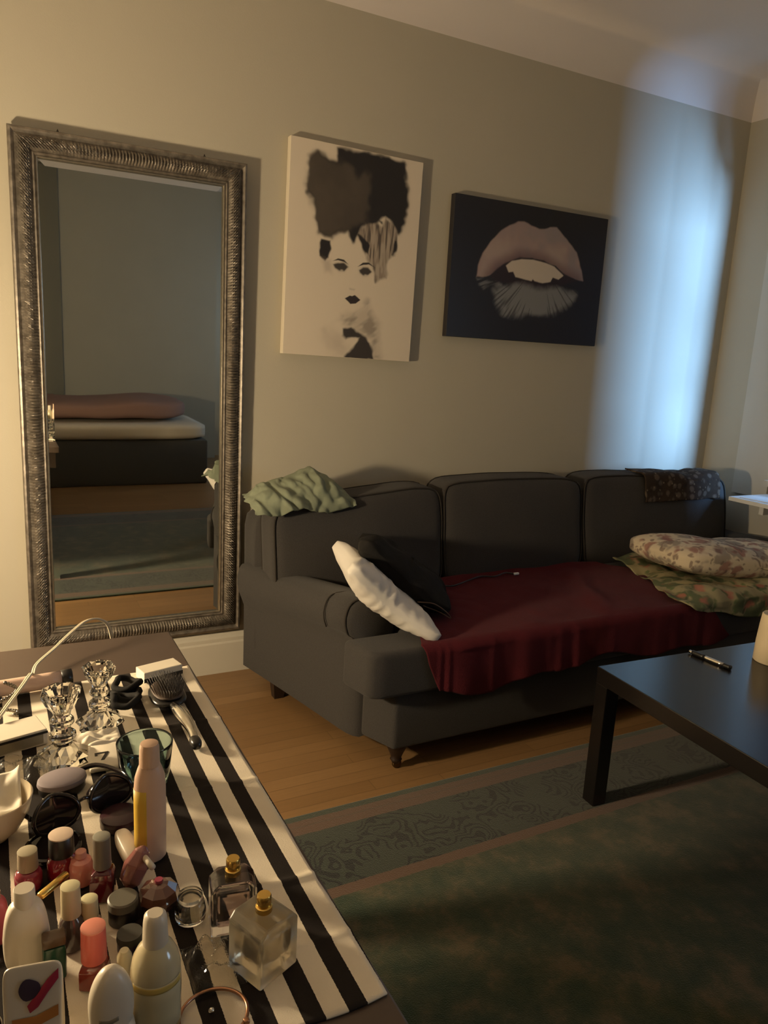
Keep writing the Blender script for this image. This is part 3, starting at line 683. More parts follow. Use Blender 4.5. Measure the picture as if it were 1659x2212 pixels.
A_ = {
    'HAIR': [(0.121,0.801),(0.13,0.86),(0.147,0.915),(0.193,0.951),(0.237,0.939),(0.281,0.935),(0.324,0.936),(0.337,0.959),(0.326,0.99),(0.466,0.993),(0.697,0.991),(0.85,0.985),(0.871,0.952),(0.87,0.895),(0.901,0.85),(0.901,0.792),(0.894,0.723),(0.867,0.672),(0.839,0.635),(0.803,0.666),(0.775,0.693),(0.724,0.712),(0.686,0.694),(0.642,0.667),(0.58,0.656),(0.536,0.633),(0.508,0.602),(0.489,0.572),(0.463,0.599),(0.445,0.626),(0.379,0.601),(0.322,0.573),(0.27,0.573),(0.225,0.588),(0.207,0.628),(0.187,0.686),(0.17,0.721),(0.168,0.739),(0.131,0.766)],
    'GREY': [(0.127,0.86),(0.143,0.914),(0.193,0.947),(0.281,0.931),(0.414,0.928),(0.453,0.91),(0.502,0.874),(0.553,0.893),(0.591,0.902),(0.589,0.851),(0.582,0.78),(0.572,0.732),(0.58,0.661),(0.488,0.653),(0.444,0.635),(0.379,0.606),(0.322,0.575),(0.225,0.588),(0.18,0.685),(0.161,0.738),(0.114,0.8)],
    'STREAK': [(0.58,0.656),(0.642,0.667),(0.698,0.667),(0.724,0.708),(0.775,0.688),(0.821,0.648),(0.834,0.61),(0.82,0.53),(0.796,0.523),(0.761,0.481),(0.761,0.416),(0.713,0.408),(0.675,0.385),(0.642,0.462),(0.598,0.499),(0.562,0.54),(0.525,0.59),(0.536,0.633)],
    'D1': [(0.242,0.562),(0.312,0.558),(0.313,0.473),(0.28,0.461),(0.241,0.482),(0.234,0.524)],
    'D2': [(0.524,0.604),(0.572,0.589),(0.607,0.562),(0.625,0.505),(0.588,0.517),(0.553,0.549)],
    'D3': [(0.811,0.603),(0.831,0.605),(0.825,0.555),(0.804,0.526),(0.791,0.532),(0.804,0.558)],
    'D4': [(0.675,0.689),(0.707,0.689),(0.717,0.668),(0.693,0.669)],
    'B1': [(0.332,0.463),(0.376,0.48),(0.422,0.476),(0.458,0.457),(0.423,0.468),(0.377,0.471)],
    'B2': [(0.529,0.452),(0.569,0.475),(0.616,0.479),(0.671,0.457),(0.617,0.471),(0.574,0.465)],
    'E1': [(0.341,0.449),(0.378,0.459),(0.423,0.459),(0.459,0.445),(0.427,0.424),(0.389,0.423),(0.358,0.433)],
    'E2': [(0.542,0.436),(0.572,0.453),(0.611,0.453),(0.645,0.436),(0.615,0.419),(0.576,0.414),(0.551,0.424)],
    'LIP': [(0.442,0.292),(0.481,0.31),(0.501,0.307),(0.52,0.313),(0.566,0.292),(0.532,0.271),(0.49,0.267)],
    'NK': [(0.44,0.144),(0.509,0.156),(0.551,0.131),(0.609,0.115),(0.669,0.086),(0.7,-0.001),(0.477,0.001),(0.514,0.035),(0.578,0.106),(0.515,0.099),(0.469,0.087),(0.443,0.107)],
    'NG': [(0.417,0.213),(0.51,0.22),(0.594,0.251),(0.63,0.288),(0.661,0.224),(0.723,0.186),(0.749,0.0),(0.7,-0.001),(0.659,0.102),(0.574,0.144),(0.462,0.15),(0.412,0.188)],
    'LG': [(0.304,0.119),(0.403,0.118),(0.445,0.089),(0.474,0.039),(0.412,0.027),(0.325,0.055)],
    'L2': [(0.257,0.474),(0.324,0.469),(0.329,0.412),(0.285,0.409)],
    'NS': [(0.474,0.344),(0.521,0.342),(0.514,0.335),(0.478,0.337)],
    'UL': [(0.156,0.443),(0.161,0.516),(0.185,0.616),(0.228,0.708),(0.292,0.797),(0.35,0.846),(0.389,0.873),(0.43,0.88),(0.485,0.857),(0.533,0.845),(0.565,0.85),(0.601,0.87),(0.645,0.875),(0.687,0.837),(0.749,0.773),(0.8,0.713),(0.824,0.643),(0.845,0.583),(0.864,0.504),(0.802,0.516),(0.738,0.534),(0.665,0.593),(0.58,0.619),(0.498,0.63),(0.42,0.617),(0.37,0.593),(0.32,0.558),(0.283,0.513),(0.24,0.467),(0.196,0.447)],
    'TH': [(0.334,0.548),(0.37,0.587),(0.431,0.61),(0.505,0.616),(0.581,0.607),(0.655,0.586),(0.722,0.526),(0.691,0.491),(0.651,0.503),(0.638,0.468),(0.584,0.449),(0.529,0.459),(0.517,0.47),(0.51,0.457),(0.432,0.47),(0.402,0.473),(0.384,0.509),(0.356,0.502)],
    'LL': [(0.27,0.364),(0.332,0.406),(0.409,0.423),(0.516,0.419),(0.598,0.418),(0.697,0.431),(0.767,0.407),(0.826,0.394),(0.798,0.328),(0.752,0.274),(0.699,0.232),(0.617,0.2),(0.507,0.198),(0.427,0.188),(0.348,0.185),(0.309,0.224),(0.279,0.282)],
    'LC': [(0.157,0.434),(0.169,0.401),(0.207,0.355),(0.24,0.391),(0.291,0.402),(0.323,0.387),(0.321,0.417),(0.243,0.42)],
    'MO': [(0.241,0.461),(0.282,0.518),(0.33,0.565),(0.42,0.62),(0.58,0.619),(0.726,0.539),(0.816,0.499),(0.696,0.443),(0.543,0.421),(0.383,0.423),(0.279,0.424)],
}

def art_face(U, V):
    X, Z = U*.72, V
    n1 = vnoise(U, V*1.38, .06, 1, 2)-.5; n2 = vnoise(U, V*1.38, .12, 2, 3); st = vnoise(U*1.0, V*.16, .012, 3, 2)
    def mk(k, soft=.006, rag=.03):
        P = [(a*.72, b) for a, b in A_[k]]; return 1-smn(-soft, soft, poly_sd(P, X, Z)+n1*rag)
    bg = np.ones(U.shape+(3,))*np.array([.66, .58, .46])
    def lay(img, m_, c): return img*(1-m_[..., None])+m_[..., None]*np.array(c)
    ink = [.016, .013, .011]
    img = bg
    img = lay(img, mk('HAIR', .03, .02)*.35, [.22, .19, .155])
    img = lay(img, mk('HAIR', .012, .03), ink)
    img = lay(img, mk('GREY', .022, .04)*(.55+.45*n2), [.085, .068, .05])
    s = mk('STREAK', .010, .02); img = lay(img, s, [.27, .22, .17]); img = lay(img, s*smn(.5, .75, st)*.85, [.06, .048, .038]); img = lay(img, s*smn(.5, .3, st)*.5, [.5, .43, .34])
    for k in ('D1', 'D2', 'D3', 'D4'): img = lay(img, mk(k, .006, .025), ink)
    img = lay(img, mk('L2', .02, .02)*.4, [.25, .2, .16])
    for k in ('E1', 'E2'):
        img = lay(img, mk(k, .016, .01)*.5, [.2, .17, .13]); img = lay(img, mk(k, .005, .008)*.95, [.025, .02, .016])
    for k in ('B1', 'B2'): img = lay(img, mk(k, .0022, .003), [.02, .016, .013])
    for (cx_, cy_) in (A_['E1'][5], A_['E2'][5]):
        img = lay(img, np.exp(-(((U-cx_-.02)*.72/.008)**2+((V-cy_-.002)/.004)**2)), [.5, .44, .35])
    img = lay(img, mk('NS', .006, .004)*.5, [.25, .2, .16])
    img = lay(img, mk('LIP', .002, .005), [.028, .02, .018])
    img = lay(img, mk('NG', .03, .03)*(.30+.45*smn(.35, .7, vnoise((U+V)*.5, (V-U*.4)*1.6, .05, 9, 2))), [.20, .165, .13])
    img = lay(img, mk('LG', .05, .06)*.3, [.25, .2, .16])
    img = lay(img, mk('NK', .008, .03), [.04, .033, .027])
    return img
def art_lips(U, V):
    X, Z = U*1.45, V
    n1 = vnoise(X, Z, .06, 5, 3)-.5; n2 = vnoise(X, Z, .16, 6, 3)
    # fine lip creases running outwards from the mouth centre
    cx_, cy_ = .56*1.45, .62
    an = np.arctan2(Z-cy_, X-cx_); rays = vnoise(an*1.6+5, np.hypot(X-cx_, Z-cy_)*.25, .05, 7, 2)
    def mk(k, soft=.006, rag=.01):
        P = [(a*1.45, b) for a, b in A_[k]]; return 1-smn(-soft, soft, poly_sd(P, X, Z)+n1*rag)
    img = np.ones(U.shape+(3,))*np.array([.012, .011, .014])
    def lay(img, m_, c): return img*(1-m_[..., None])+m_[..., None]*np.array(c)
    ul = mk('UL', .008, .012); ll = mk('LL', .03, .05)
    img = lay(img, ul, [.34, .25, .235]); img = lay(img, ul*smn(.45, .75, n2)*.6, [.24, .22, .23]); img = lay(img, ul*smn(.55, .25, n2)*.5, [.42, .34, .29])
    P = [(a*1.45, b) for a, b in A_['MO']]; md = poly_sd(P, X, Z)
    img = lay(img, ul*(1-smn(.0, .10, md))*.75, [.13, .07, .075])
    img = lay(img, 1-smn(-.008, .012, md), [.022, .012, .014])
    img = lay(img, mk('LC', .015, .03)*smn(.3, .7, rays)*.8, [.20, .20, .20])
    img = lay(img, ll*(.35+.65*smn(.34, .52, rays+.35*np.clip((.24-np.hypot((X-cx_)*.8, Z-.33))/.24, 0, 1))), [.20, .205, .205])
    img = lay(img, ll*(1-smn(0, .07, poly_sd([(a*1.45, b) for a, b in A_['TH']], X, Z)))*.6, [.09, .055, .06])
    img = lay(img, mk('TH', .005, .006), [.56, .49, .40])
    return img

def canvas(name, x0, x1, z0, z1, label, cat, side_mat, art, nx, nz, th=.034, rough=.6, tilt=0):
    root = empty(name, ((x0+x1)/2, YW, z0), label, cat)
    w, h = x1-x0, z1-z0
    root.rotation_euler = (0, R(tilt), 0)
    mesh('stretcher', rbox(-w/2, w/2, -th, -.0015, 0, h, .0025, 2), side_mat, root, smooth=False, auto=None)
    U, V = np.meshgrid(np.linspace(0, 1, nx), np.linspace(0, 1, nz))
    print_mesh('print', nx, nz, art(U, V), -w/2+.0015, w/2-.0015, .0015, h-.0015, -th-.0006, print_mat(name+'_print', rough), root)
    return root
M['canvas_white'] = mat('white_canvas_edge', (.66, .60, .48), .8); M['canvas_black'] = mat('dark_canvas_edge', (.02, .018, .02), .6)
canvas('portrait_canvas', C1[0], C1[1], C1[2], C1[3], 'tall white canvas with an ink portrait of a woman with towering black hair', 'picture', M['canvas_white'], art_face, 300, 410, tilt=.9)
canvas('lips_canvas', C2[0], C2[1], C2[2], C2[3], 'dark canvas print of parted pale pink lips and teeth', 'picture', M['canvas_black'], art_lips, 340, 236, rough=.38)

# ================================================================== DRESSING TABLE
TZ = .7400
dt = empty('dressing_table', (-.4, .8, 0), 'dark brown wooden table in the foreground crowded with toiletries', 'table')
mesh('tabletop', rbox(-1.25, .309, .10, 1.505, TZ-.032, TZ, .003), M['table_wood'], dt, world=True, smooth=False)
for x in (-1.19, .249):
    for y in (.16, 1.445): mesh('leg', rbox(x-.03, x+.03, y-.03, y+.03, .0105 if x > 0 else 0, TZ-.032, .003), M['table_wood'], dt, world=True, smooth=False)
mesh('apron', join(box(-1.16, .222, 1.43, 1.45, TZ-.12, TZ-.033), box(-1.16, .222, .155, .175, TZ-.12, TZ-.033), box(.239, .255, .19, 1.415, TZ-.12, TZ-.033), box(-1.195, -1.179, .19, 1.415, TZ-.12, TZ-.033)), M['table_wood'], dt, world=True, smooth=False)
# striped runner
def stripe_mat():
    m = mat('striped_cotton', (.7, .6, .45), .9, spec=.15); nt = m.node_tree; b = nt.nodes['Principled BSDF']
    tc = N(nt, 'ShaderNodeTexCoord'); sp = N(nt, 'ShaderNodeSeparateXYZ'); nt.links.new(tc.outputs['Object'], sp.inputs[0])
    nz = N(nt, 'ShaderNodeTexNoise', Scale=500); nt.links.new(tc.outputs['Object'], nz.inputs[0])
    d = math_n(nt, 'SUBTRACT', .0, sp.outputs[0])      # distance from the right edge (object origin)
    d = math_n(nt, 'ADD', d, math_n(nt, 'MULTIPLY', math_n(nt, 'SUBTRACT', nz.outputs['Fac'], .5), .0012))
    fr = math_n(nt, 'FRACT', math_n(nt, 'DIVIDE', d, .0412)); msk = math_n(nt, 'GREATER_THAN', fr, .53)
    n2 = N(nt, 'ShaderNodeTexNoise', Scale=18, Detail=4); nt.links.new(tc.outputs['Object'], n2.inputs[0])
    wc = mixc(nt, n2.outputs['Fac'], (.60, .53, .41), (.76, .68, .54))
    nt.links.new(mixc(nt, msk, wc, (.018, .014, .012)), b.inputs['Base Color'])
    n3 = N(nt, 'ShaderNodeTexNoise', Scale=700); nt.links.new(tc.outputs['Object'], n3.inputs[0])
    bp = N(nt, 'ShaderNodeBump', Strength=.3, Distance=.001); nt.links.new(n3.outputs['Fac'], bp.inputs['Height']); nt.links.new(bp.outputs[0], b.inputs['Normal'])
    return m
RE = .3045
def run(a, b):
    x = lerp(-.375, 0, a); y = lerp(.512, 1.312, b)
    z = TZ+.0032+.0008*ns(x*20, y*14, 1)
    for yc, am in ((.695, .0016), (.905, .0014), (1.09, .0014), (.60, .001)):
        z += 1.8*am*math.exp(-((y-yc-.02*ns(x*9, yc))/.005)**2)
    e = .0015*sin(y*24)*(1 if a == 1 else 0)
    return (x+e, y+.003*sin(x*40)*(1 if b in (0, 1) else 0), z)
o = mesh('table_runner', gridsurf(run, 80, 200, .0018), stripe_mat()); o.location = (RE, 0, 0)
tag(o, 'black and cream striped cotton runner lying along the dressing table', 'table runner')
TT = TZ+.0048   # top of runner
def topmesh(name, parts, loc, label, cat, rz=0, group=None):
    """thing made of several parts: parts = [(name, vf, mat, kwargs)], nested parts as 5th item"""
    root = empty(name, loc, label, cat, group, rz)
    for p in parts:
        o = mesh(p[0], p[1], p[2], root, **(p[3] if len(p) > 3 and p[3] else {}))
        if len(p) > 4:
            for q in p[4]: mesh(q[0], q[1], q[2], o, **(q[3] if len(q) > 3 and q[3] else {}))
    return root
FL = dict(smooth=False); AU = dict(auto=40)
# ---- crystal candlesticks
def candlestick(loc, s, label, rz):
    prof = [(.034, 0), (.036, .003), (.033, .009), (.022, .016), (.012, .024), (.0115, .028), (.0175, .034), (.0175, .039), (.011, .045), (.0105, .049), (.0155, .055), (.0155, .060), (.0105, .066), (.0125, .073), (.0195, .083), (.0245, .094), (.0255, .101), (.0235, .1035), (.019, .100), (.013, .090), (.0105, .082), (.0104, .072), (.001, .071)]
    prof = [(r*s, z*s) for r, z in prof]
    fc = lambda a, k: 1+(.09*cos(8*a) if k < 4 else 0)+(.05*cos(8*a) if 13 < k < 18 else 0)
    return topmesh('candlestick', [('body', lathe(prof, 16, facet=fc), M['crystal'], FL)], loc, label, 'candlestick', rz)
candlestick((.068, 1.051, TT), 1.03, 'cut crystal candlestick standing nearest the white bowl', .2)
candlestick((.128, 1.140, TT), .93, 'cut crystal candlestick standing behind the other one, near the hairbrush', .5)
# ---- teal tumbler
topmesh('glass_tumbler', [('bowl', lathe([(.026, 0), (.030, .002), (.033, .02), (.0365, .058), (.0368, .0605), (.0355, .061), (.0345, .058), (.031, .022), (.026, .012), (.001, .011)], 48), M['teal_glass'])], (.162, .95, TT), 'thick teal glass tumbler behind the tall lotion bottle', 'glass')
# ---- tall lotion bottle
topmesh('lotion_bottle', [
    ('body', lathe([(.015, 0), (.0175, .003), (.0178, .06), (.0175, .092), (.0165, .104), (.0135, .114), (.0115, .119), (.0108, .121)], 40, sx=1, sy=.82), mat('pale_pink_lotion', (.62, .42, .30), .35), AU,
        [('label', (lambda vf: ([p for p in vf[0]], vf[1]))(gridsurf(lambda a, b: (.01795*cos(lerp(3.0, 4.35, a)), .01795*.82*sin(lerp(3.0, 4.35, a)), lerp(.018, .092, b)), 16, 4, .0003)), mat('yellow_label', (.62, .40, .04), .5), None)]),
    ('cap', lathe([(.0112, .118), (.0114, .120), (.0108, .140), (.0098, .1445), (.006, .1455)], 32), mat('peach_cap', (.62, .42, .29), .35), AU)],
    (.140, .792, TT), 'tall slim peach lotion bottle with a yellow label in front of the teal glass', 'bottle')
# ---- hairbrush
br = empty('hairbrush', (.242, 1.10, TT), 'round paddle hairbrush with dark bristles and silver handle on the striped runner', 'brush')
def hb(s, p):
    return (p.x, p.y, p.z)
mesh('head', sbox((-.004, .078, .012), (.029, .043, .0075), 2.6, (16, 20, 6)), M['black_plastic'], br)
mesh('cushion_pad', sbox((-.004, .078, .0205), (.025, .039, .004), 2.4, (14, 18, 4)), mat('brown_rubber_pad', (.06, .038, .025), .6), br)
bvf = []
for i in range(15):
    for j in range(21):
        x = (i-7)/7.5; y = (j-10)/10.5
        if x*x+y*y < .96:
            jx, jy = random.uniform(-1, 1)*.0006, random.uniform(-1, 1)*.0006
            b0 = Vector((-.004+x*.024, .078+y*.038, .022)); b1 = b0+Vector((x*.0075+jx, y*.009+jy, .0145))
            bvf.append(tube([b0, b1], .00045, 3, 1, smooth=False))
o = mesh('bristles', join(*bvf), mat('dark_bristles', (.05, .04, .03), .5), br); tag(o, kind='stuff')
mesh('handle', tube([(-.003, .036, .0125), (.000, .018, .012), (.004, -.012, .0115), (.006, -.045, .0105), (.004, -.080, .009)], lambda t: .0062+.0040*sin(pi*min(1, t*1.15))**1.5, 14, 8), M['chrome'], br)
mesh('end_tip', sbox((.003, -.088, .009), (.0085, .014, .0085), 2.4, 8), M['black_plastic'], br)
# ---- small boxes and cards
topmesh('small_box', [('box', rbox(-.036, .036, -.018, .018, 0, .019, .0015), M['paper'], FL), ('band', join(box(-.0363, .0363, -.0186, -.0181, .001, .008)), M['black_plastic'], FL)], (.246, 1.284, TT), 'small cream cardboard box at the far end of the runner', 'box', rz=R(14))
topmesh('carton', [('box', rbox(-.040, .040, -.026, .026, 0, .024, .0012), M['paper'], FL), ('window', box(-.034, .034, -.0266, -.0261, .003, .018), M['grey_glass'], FL), ('stripe', box(-.0405, .0405, -.0275, -.0268, .018, .0215), M['black_plastic'], FL)], (.006, 1.120, TT), 'white carton with a dark window panel at the left edge', 'carton', rz=R(14))
def seven():
    return join(box(-.011, .005, .004, .0075, .0072, .0076), prism([(.001, .005), (.006, .006), (-.002, -.014), (-.007, -.014)], .0072, .0076), box(-.0135, -.010, -.001, .0075, .0072, .0076))
topmesh('card_packet', [('packet', rbox(-.023, .023, -.034, .034, 0, .007, .003, 3), M['paper'], AU, [('printed_mark', seven(), M['black_plastic'], FL)])], (.121, 1.030, TT), 'flat white packet with a black angular mark beside the teal glass', 'packet', rz=R(-2))
topmesh('storage_jar', [('jar', lathe([(.027, 0), (.029, .003), (.029, .012)], 40, sx=1, sy=.78), M['black_plastic'], AU), ('lid', lathe([(.0300, .012), (.0308, .014), (.0300, .0185), (.026, .0203)], 40, sx=1, sy=.78), mat('lavender_lid', (.22, .185, .20), .5), AU)], (.060, .972, TT), 'oval jar with a lavender grey lid beside the crystal candlestick', 'jar', rz=R(8))
# ---- white bowl with paper
bo = topmesh('bowl', [('bowl', lathe([(.018, 0), (.020, .003), (.030, .012), (.041, .032), (.0455, .052), (.0445, .053), (.038, .034), (.027, .016), (.001, .009)], 56), mat('white_porcelain', (.64, .54, .38), .25), AU)], (-.022, .900, TT), 'white porcelain bowl at the left edge holding crumpled paper', 'bowl')
def pap(a, b):
    x = lerp(-.034, .032, a); y = lerp(-.030, .034, b); return (-.022+x, .900+y, TT+.040+.022*sm(.35, .95, b)*(.5+a*.5)+.006*ns(x*60, y*60, 3)+.012*(x/.04)**2)
o = mesh('paper_napkin', gridsurf(pap, 24, 24, .0006), M['paper'], smooth=True); tag(o, 'folded cream paper napkin lying in the white bowl', 'napkin')
def gp(a, b):
    x = lerp(-.036, -.004, a); y = lerp(-.024, .008, b); return (-.022+x, .900+y, TT+.052+.003*ns(x*70, y*70)+.010*(x/.04)**2+b*.006)
o = mesh('green_wrapper', gridsurf(gp, 16, 16, .0005), mat('green_wrapper', (.12, .20, .07), .5)); tag(o, 'small green wrapper lying on the napkin in the bowl', 'wrapper')
# ---- sunglasses
sg = empty('sunglasses', (.078, .890, TT), 'large black sunglasses lying folded in front of the lavender lidded jar', 'sunglasses', rz=R(18))
for sx_ in (-1, 1):
    ring = [(sx_*.034+.027*cos(t), .004*sin(t)+.006-.010*abs(cos(t)), .0245+.0215*sin(t)) for t in [2*pi*k/30 for k in range(30)]]
    rr = mesh('rim', tube(ring, .0027, 8, 1, closed=True, smooth=False), M['black_gloss'], sg)
    lens = [Vector((sx_*.034, .003, .0245))]+[Vector(p) for p in ring]
    mesh('lens', (lens, [(0, 1+k, 1+(k+1) % 30) for k in range(30)]), M['black_gloss'], rr)
    mesh('temple', tube([(sx_*.062, .002, .030), (sx_*.064, .030, .029), (sx_*.052, .078, .022), (sx_*.030, .098, .010)], .0022, 8, 6, flat=1.6), M['black_gloss'], sg)
mesh('bridge', tube([(-.009, .000, .030), (0, -.001, .033), (.009, .000, .030)], .0026, 8, 4), M['black_gloss'], sg)
topmesh('compact_case', [('base', lathe([(.022, 0), (.024, .002), (.024, .008)], 40), mat('dark_plum', (.028, .012, .014), .25), AU), ('lid', lathe([(.0243, .0084), (.0245, .010), (.0240, .014), (.019, .017), (.010, .0183)], 40), mat('dark_plum_lid', (.035, .014, .017), .2), AU)], (.118, .868, TT), 'round dark plum compact case left of the tall lotion bottle', 'compact')
topmesh('powder_puff_case', [('base', lathe([(.020, 0), (.0225, .003), (.023, .010), (.018, .017), (.008, .020)], 40), M['black_gloss'], AU)], (.108, .930, TT), 'round glossy black case between lidded jar and teal glass', 'case')
topmesh('hand_mirror', [('rim', lathe([(.030, 0), (.032, .002), (.031, .006), (.028, .007), (.028, .005), (.001, .005)], 44), M['black_gloss'], AU)], (.040, .850, TT), 'flat round glossy black dish beside the white bowl', 'dish')
# ---- nail polish bottles
def polish(loc, label, col, capcol, rb, hb_, rc, hc, sq=False, rz=0, disc=None, rough=.12, name='nail_polish_bottle'):
    m1 = mat('polish', col, rough, Coat_Weight=.6); m2 = mat('polish_cap', capcol, .35)
    n = 4 if sq else 32
    pf = [(rb*.92, 0), (rb, .0015), (rb, hb_*.72), (rb*.85, hb_*.9), (rc*.75, hb_), (rc*.7, hb_+.002)]
    bd = lathe(pf, n)
    if sq: bd = bevel_vf(bd, rb*.09, 2)
    parts = [('bottle', bd, m1, AU)]
    cap = lathe([(rc*.98, hb_+.001), (rc, hb_+.002), (rc*.94, hb_+hc*.95), (rc*.86, hb_+hc), (rc*.80, hb_+hc)], 28)
    sub = []
    if disc: sub = [('cap_disc', lathe([(rc*.95, hb_+hc-.0004), (rc*.95, hb_+hc+.0008), (rc*.88, hb_+hc+.0011)], 28), mat('cap_disc', disc, .4), AU)]
    parts.append(('cap', cap, m2, AU, sub))
    return topmesh(name, parts, loc, label, 'nail polish', rz)
polish((.046, .800, TT), 'red nail polish with wide black cap topped by a white disc', (.24, .012, .02), (.012, .010, .009), .0155, .026, .0135, .024, disc=(.66, .52, .40))
polish((.082, .747, TT), 'dark red nail polish with tall taupe grey cap', (.10, .008, .012), (.13, .105, .08), .0165, .036, .0093, .036, True, .5, disc=(.25, .24, .19))
polish((.064, .780, TT), 'glossy salmon pink nail polish behind the dark red one', (.60, .22, .17), (.55, .25, .19), .0125, .030, .006, .008)
polish((.012, .794, TT), 'crimson nail polish with taupe cap left of the black-capped one', (.28, .03, .05), (.34, .27, .18), .0140, .022, .0105, .021, disc=(.40, .35, .24))
polish((.046, .689, TT), 'smoky brown nail polish with slim tall cream cap', (.075, .055, .045), (.52, .44, .27), .0120, .034, .0095, .032, disc=(.62, .56, .34))
polish((.063, .692, TT), 'beige pink nail polish with short cream cap', (.40, .24, .17), (.50, .43, .25), .0115, .024, .0085, .020, disc=(.62, .57, .34))
polish((.060, .632, TT), 'brick red nail polish with tall coral cap', (.20, .035, .022), (.60, .12, .085), .0150, .027, .0115, .034, True, .3, disc=(.72, .25, .17))
topmesh('lip_balm_tube', [('tube', xf(lathe([(.0035, 0), (.0042, .001), (.0042, .036), (.0035, .037)], 16), (0, 0, .0045), (0, R(90), 0)), M['gold'], AU)], (.020, .732, TT+.026), 'thin shiny gold lipstick tube resting among the nail polishes', 'lipstick', rz=R(42))
# ---- cosmetic jars
topmesh('cream_jar', [('jar', lathe([(.0130, 0), (.0145, .002), (.0145, .018)], 36), M['black_plastic'], AU), ('lid', lathe([(.0150, .018), (.0152, .020), (.0150, .026), (.0135, .0275)], 36), mat('grey_lid', (.125, .115, .085), .45), AU)], (.096, .703, TT), 'small black jar with a grey lid beside the brown perfume bottle', 'jar')
topmesh('cream_jar', [('jar', lathe([(.0105, 0), (.0120, .002), (.0120, .012)], 36), mat('purple_jar', (.03, .018, .035), .3), AU), ('lid', lathe([(.0124, .012), (.0126, .014), (.0120, .019)], 36), mat('dark_grey_lid', (.045, .042, .032), .5), AU)], (.096, .661, TT), 'tiny purple jar with dark lid behind the dome-shouldered bottle', 'jar')
topmesh('dropper_bottle', [('bottle', lathe([(.0060, 0), (.0068, .001), (.0068, .024), (.004, .030)], 20), M['cream_plastic'], AU)], (.086, .628, TT), 'small cream vial beside the coral-capped nail polish', 'vial')
topmesh('clear_jar', [('jar', lathe([(.0130, 0), (.0155, .002), (.0160, .010), (.0140, .021), (.0120, .023), (.0105, .022), (.0120, .011), (.0110, .004), (.001, .004)], 32), M['clear_glass'], AU), ('lid', lathe([(.0125, .0232), (.0130, .0245), (.0125, .0285), (.010, .0295)], 32), M['clear_film'], AU)], (.159, .678, TT), 'small round clear glass jar left of the smoky perfume bottle', 'jar')
# pink faceted perfume lying tilted, with white stick, and brown one in front
topmesh('perfume_miniature', [('bottle', xf(bevel_vf(lathe([(.004, -.022), (.013, -.015), (.015, .002), (.009, .018), (.003, .023)], 7), .001, 1), (0, 0, .021), (R(-16), R(28), 0), (1, .8, 1)), mat('rose_glass', (.30, .12, .10), .08, .2, Coat_Weight=.8), dict(smooth=False))], (.117, .752, TT), 'faceted rose brown perfume miniature tilted beside the lotion bottle', 'perfume bottle')
topmesh('perfume_ball', [('bottle', lathe([(.010, 0), (.018, .004), (.0215, .013), (.019, .022), (.010, .028), (.004, .0295)], 9), mat('brown_glass', (.13, .055, .04), .08, Coat_Weight=.8), dict(smooth=False)), ('stopper', lathe([(.004, .0296), (.0045, .031), (.0042, .033)], 16), mat('magenta_stopper', (.30, .06, .09), .2), AU)], (.133, .708, TT), 'squat faceted brown perfume bottle behind the dome-shouldered bottle', 'perfume bottle')
topmesh('cotton_swab', [('stick', tube([(-.003, .0115, .0), (.003, -.012, .0)], .0034, 10, 2, smooth=False), M['white_plastic'])], (.128, .742, TT+.032), 'short white stick lying on the brown perfume bottle', 'stick')
topmesh('small_tube', [('tube', xf(sbox((0, 0, .011), (.010, .030, .010), 3, (10, 16, 8)), (0, 0, 0), (R(4), 0, 0)), M['white_plastic'])], (.116, .803, TT+.001), 'white squeeze tube lying against the lotion bottle', 'tube', rz=R(8))
# ---- white powder bottle
topmesh('white_bottle', [('body', sbox((0, 0, .037), (.0200, .0125, .037), 3.4, (16, 12, 20), lambda s, p: (p.x*(1-.18*max(0, s.z)), p.y, p.z)), M['white_plastic']), ('cap', lathe([(.0092, .068), (.0095, .070), (.0092, .086), (.0085, .0868)], 32), M['white_plastic'], AU)], (.006, .676, TT), 'white oval bottle with flat round cap behind the printed tube', 'bottle')
topmesh('pink_bottle', [('body', sbox((0, 0, .026), (.0120, .0110, .026), 3, 12), mat('hot_pink', (.50, .10, .13), .25)), ('neck', lathe([(.006, .050), (.006, .058)], 20), M['chrome'], AU)], (-.020, .720, TT), 'rounded pink bottle at the left edge behind the white one', 'bottle')
topmesh('green_bottle', [('body', rbox(-.010, .010, -.007, .007, 0, .036, .003), mat('dark_green', (.015, .06, .035), .2), AU), ('cap', rbox(-.0102, .0102, -.0072, .0072, .0365, .046, .002), mat('bronze_cap', (.10, .06, .03), .3), AU)], (.028, .655, TT), 'little dark green bottle with bronze cap between white bottle and cream-capped polish', 'bottle')
topmesh('black_bottle', [('body', lathe([(.011, 0), (.0135, .002), (.0140, .030), (.010, .040), (.006, .044)], 32), M['black_gloss'], AU), ('cap', lathe([(.0062, .0442), (.0068, .046), (.0064, .058), (.005, .059)], 24), M['black_plastic'], AU)], (-.030, .592, TT), 'glossy black bottle at the bottom left corner beside the printed tube', 'bottle')
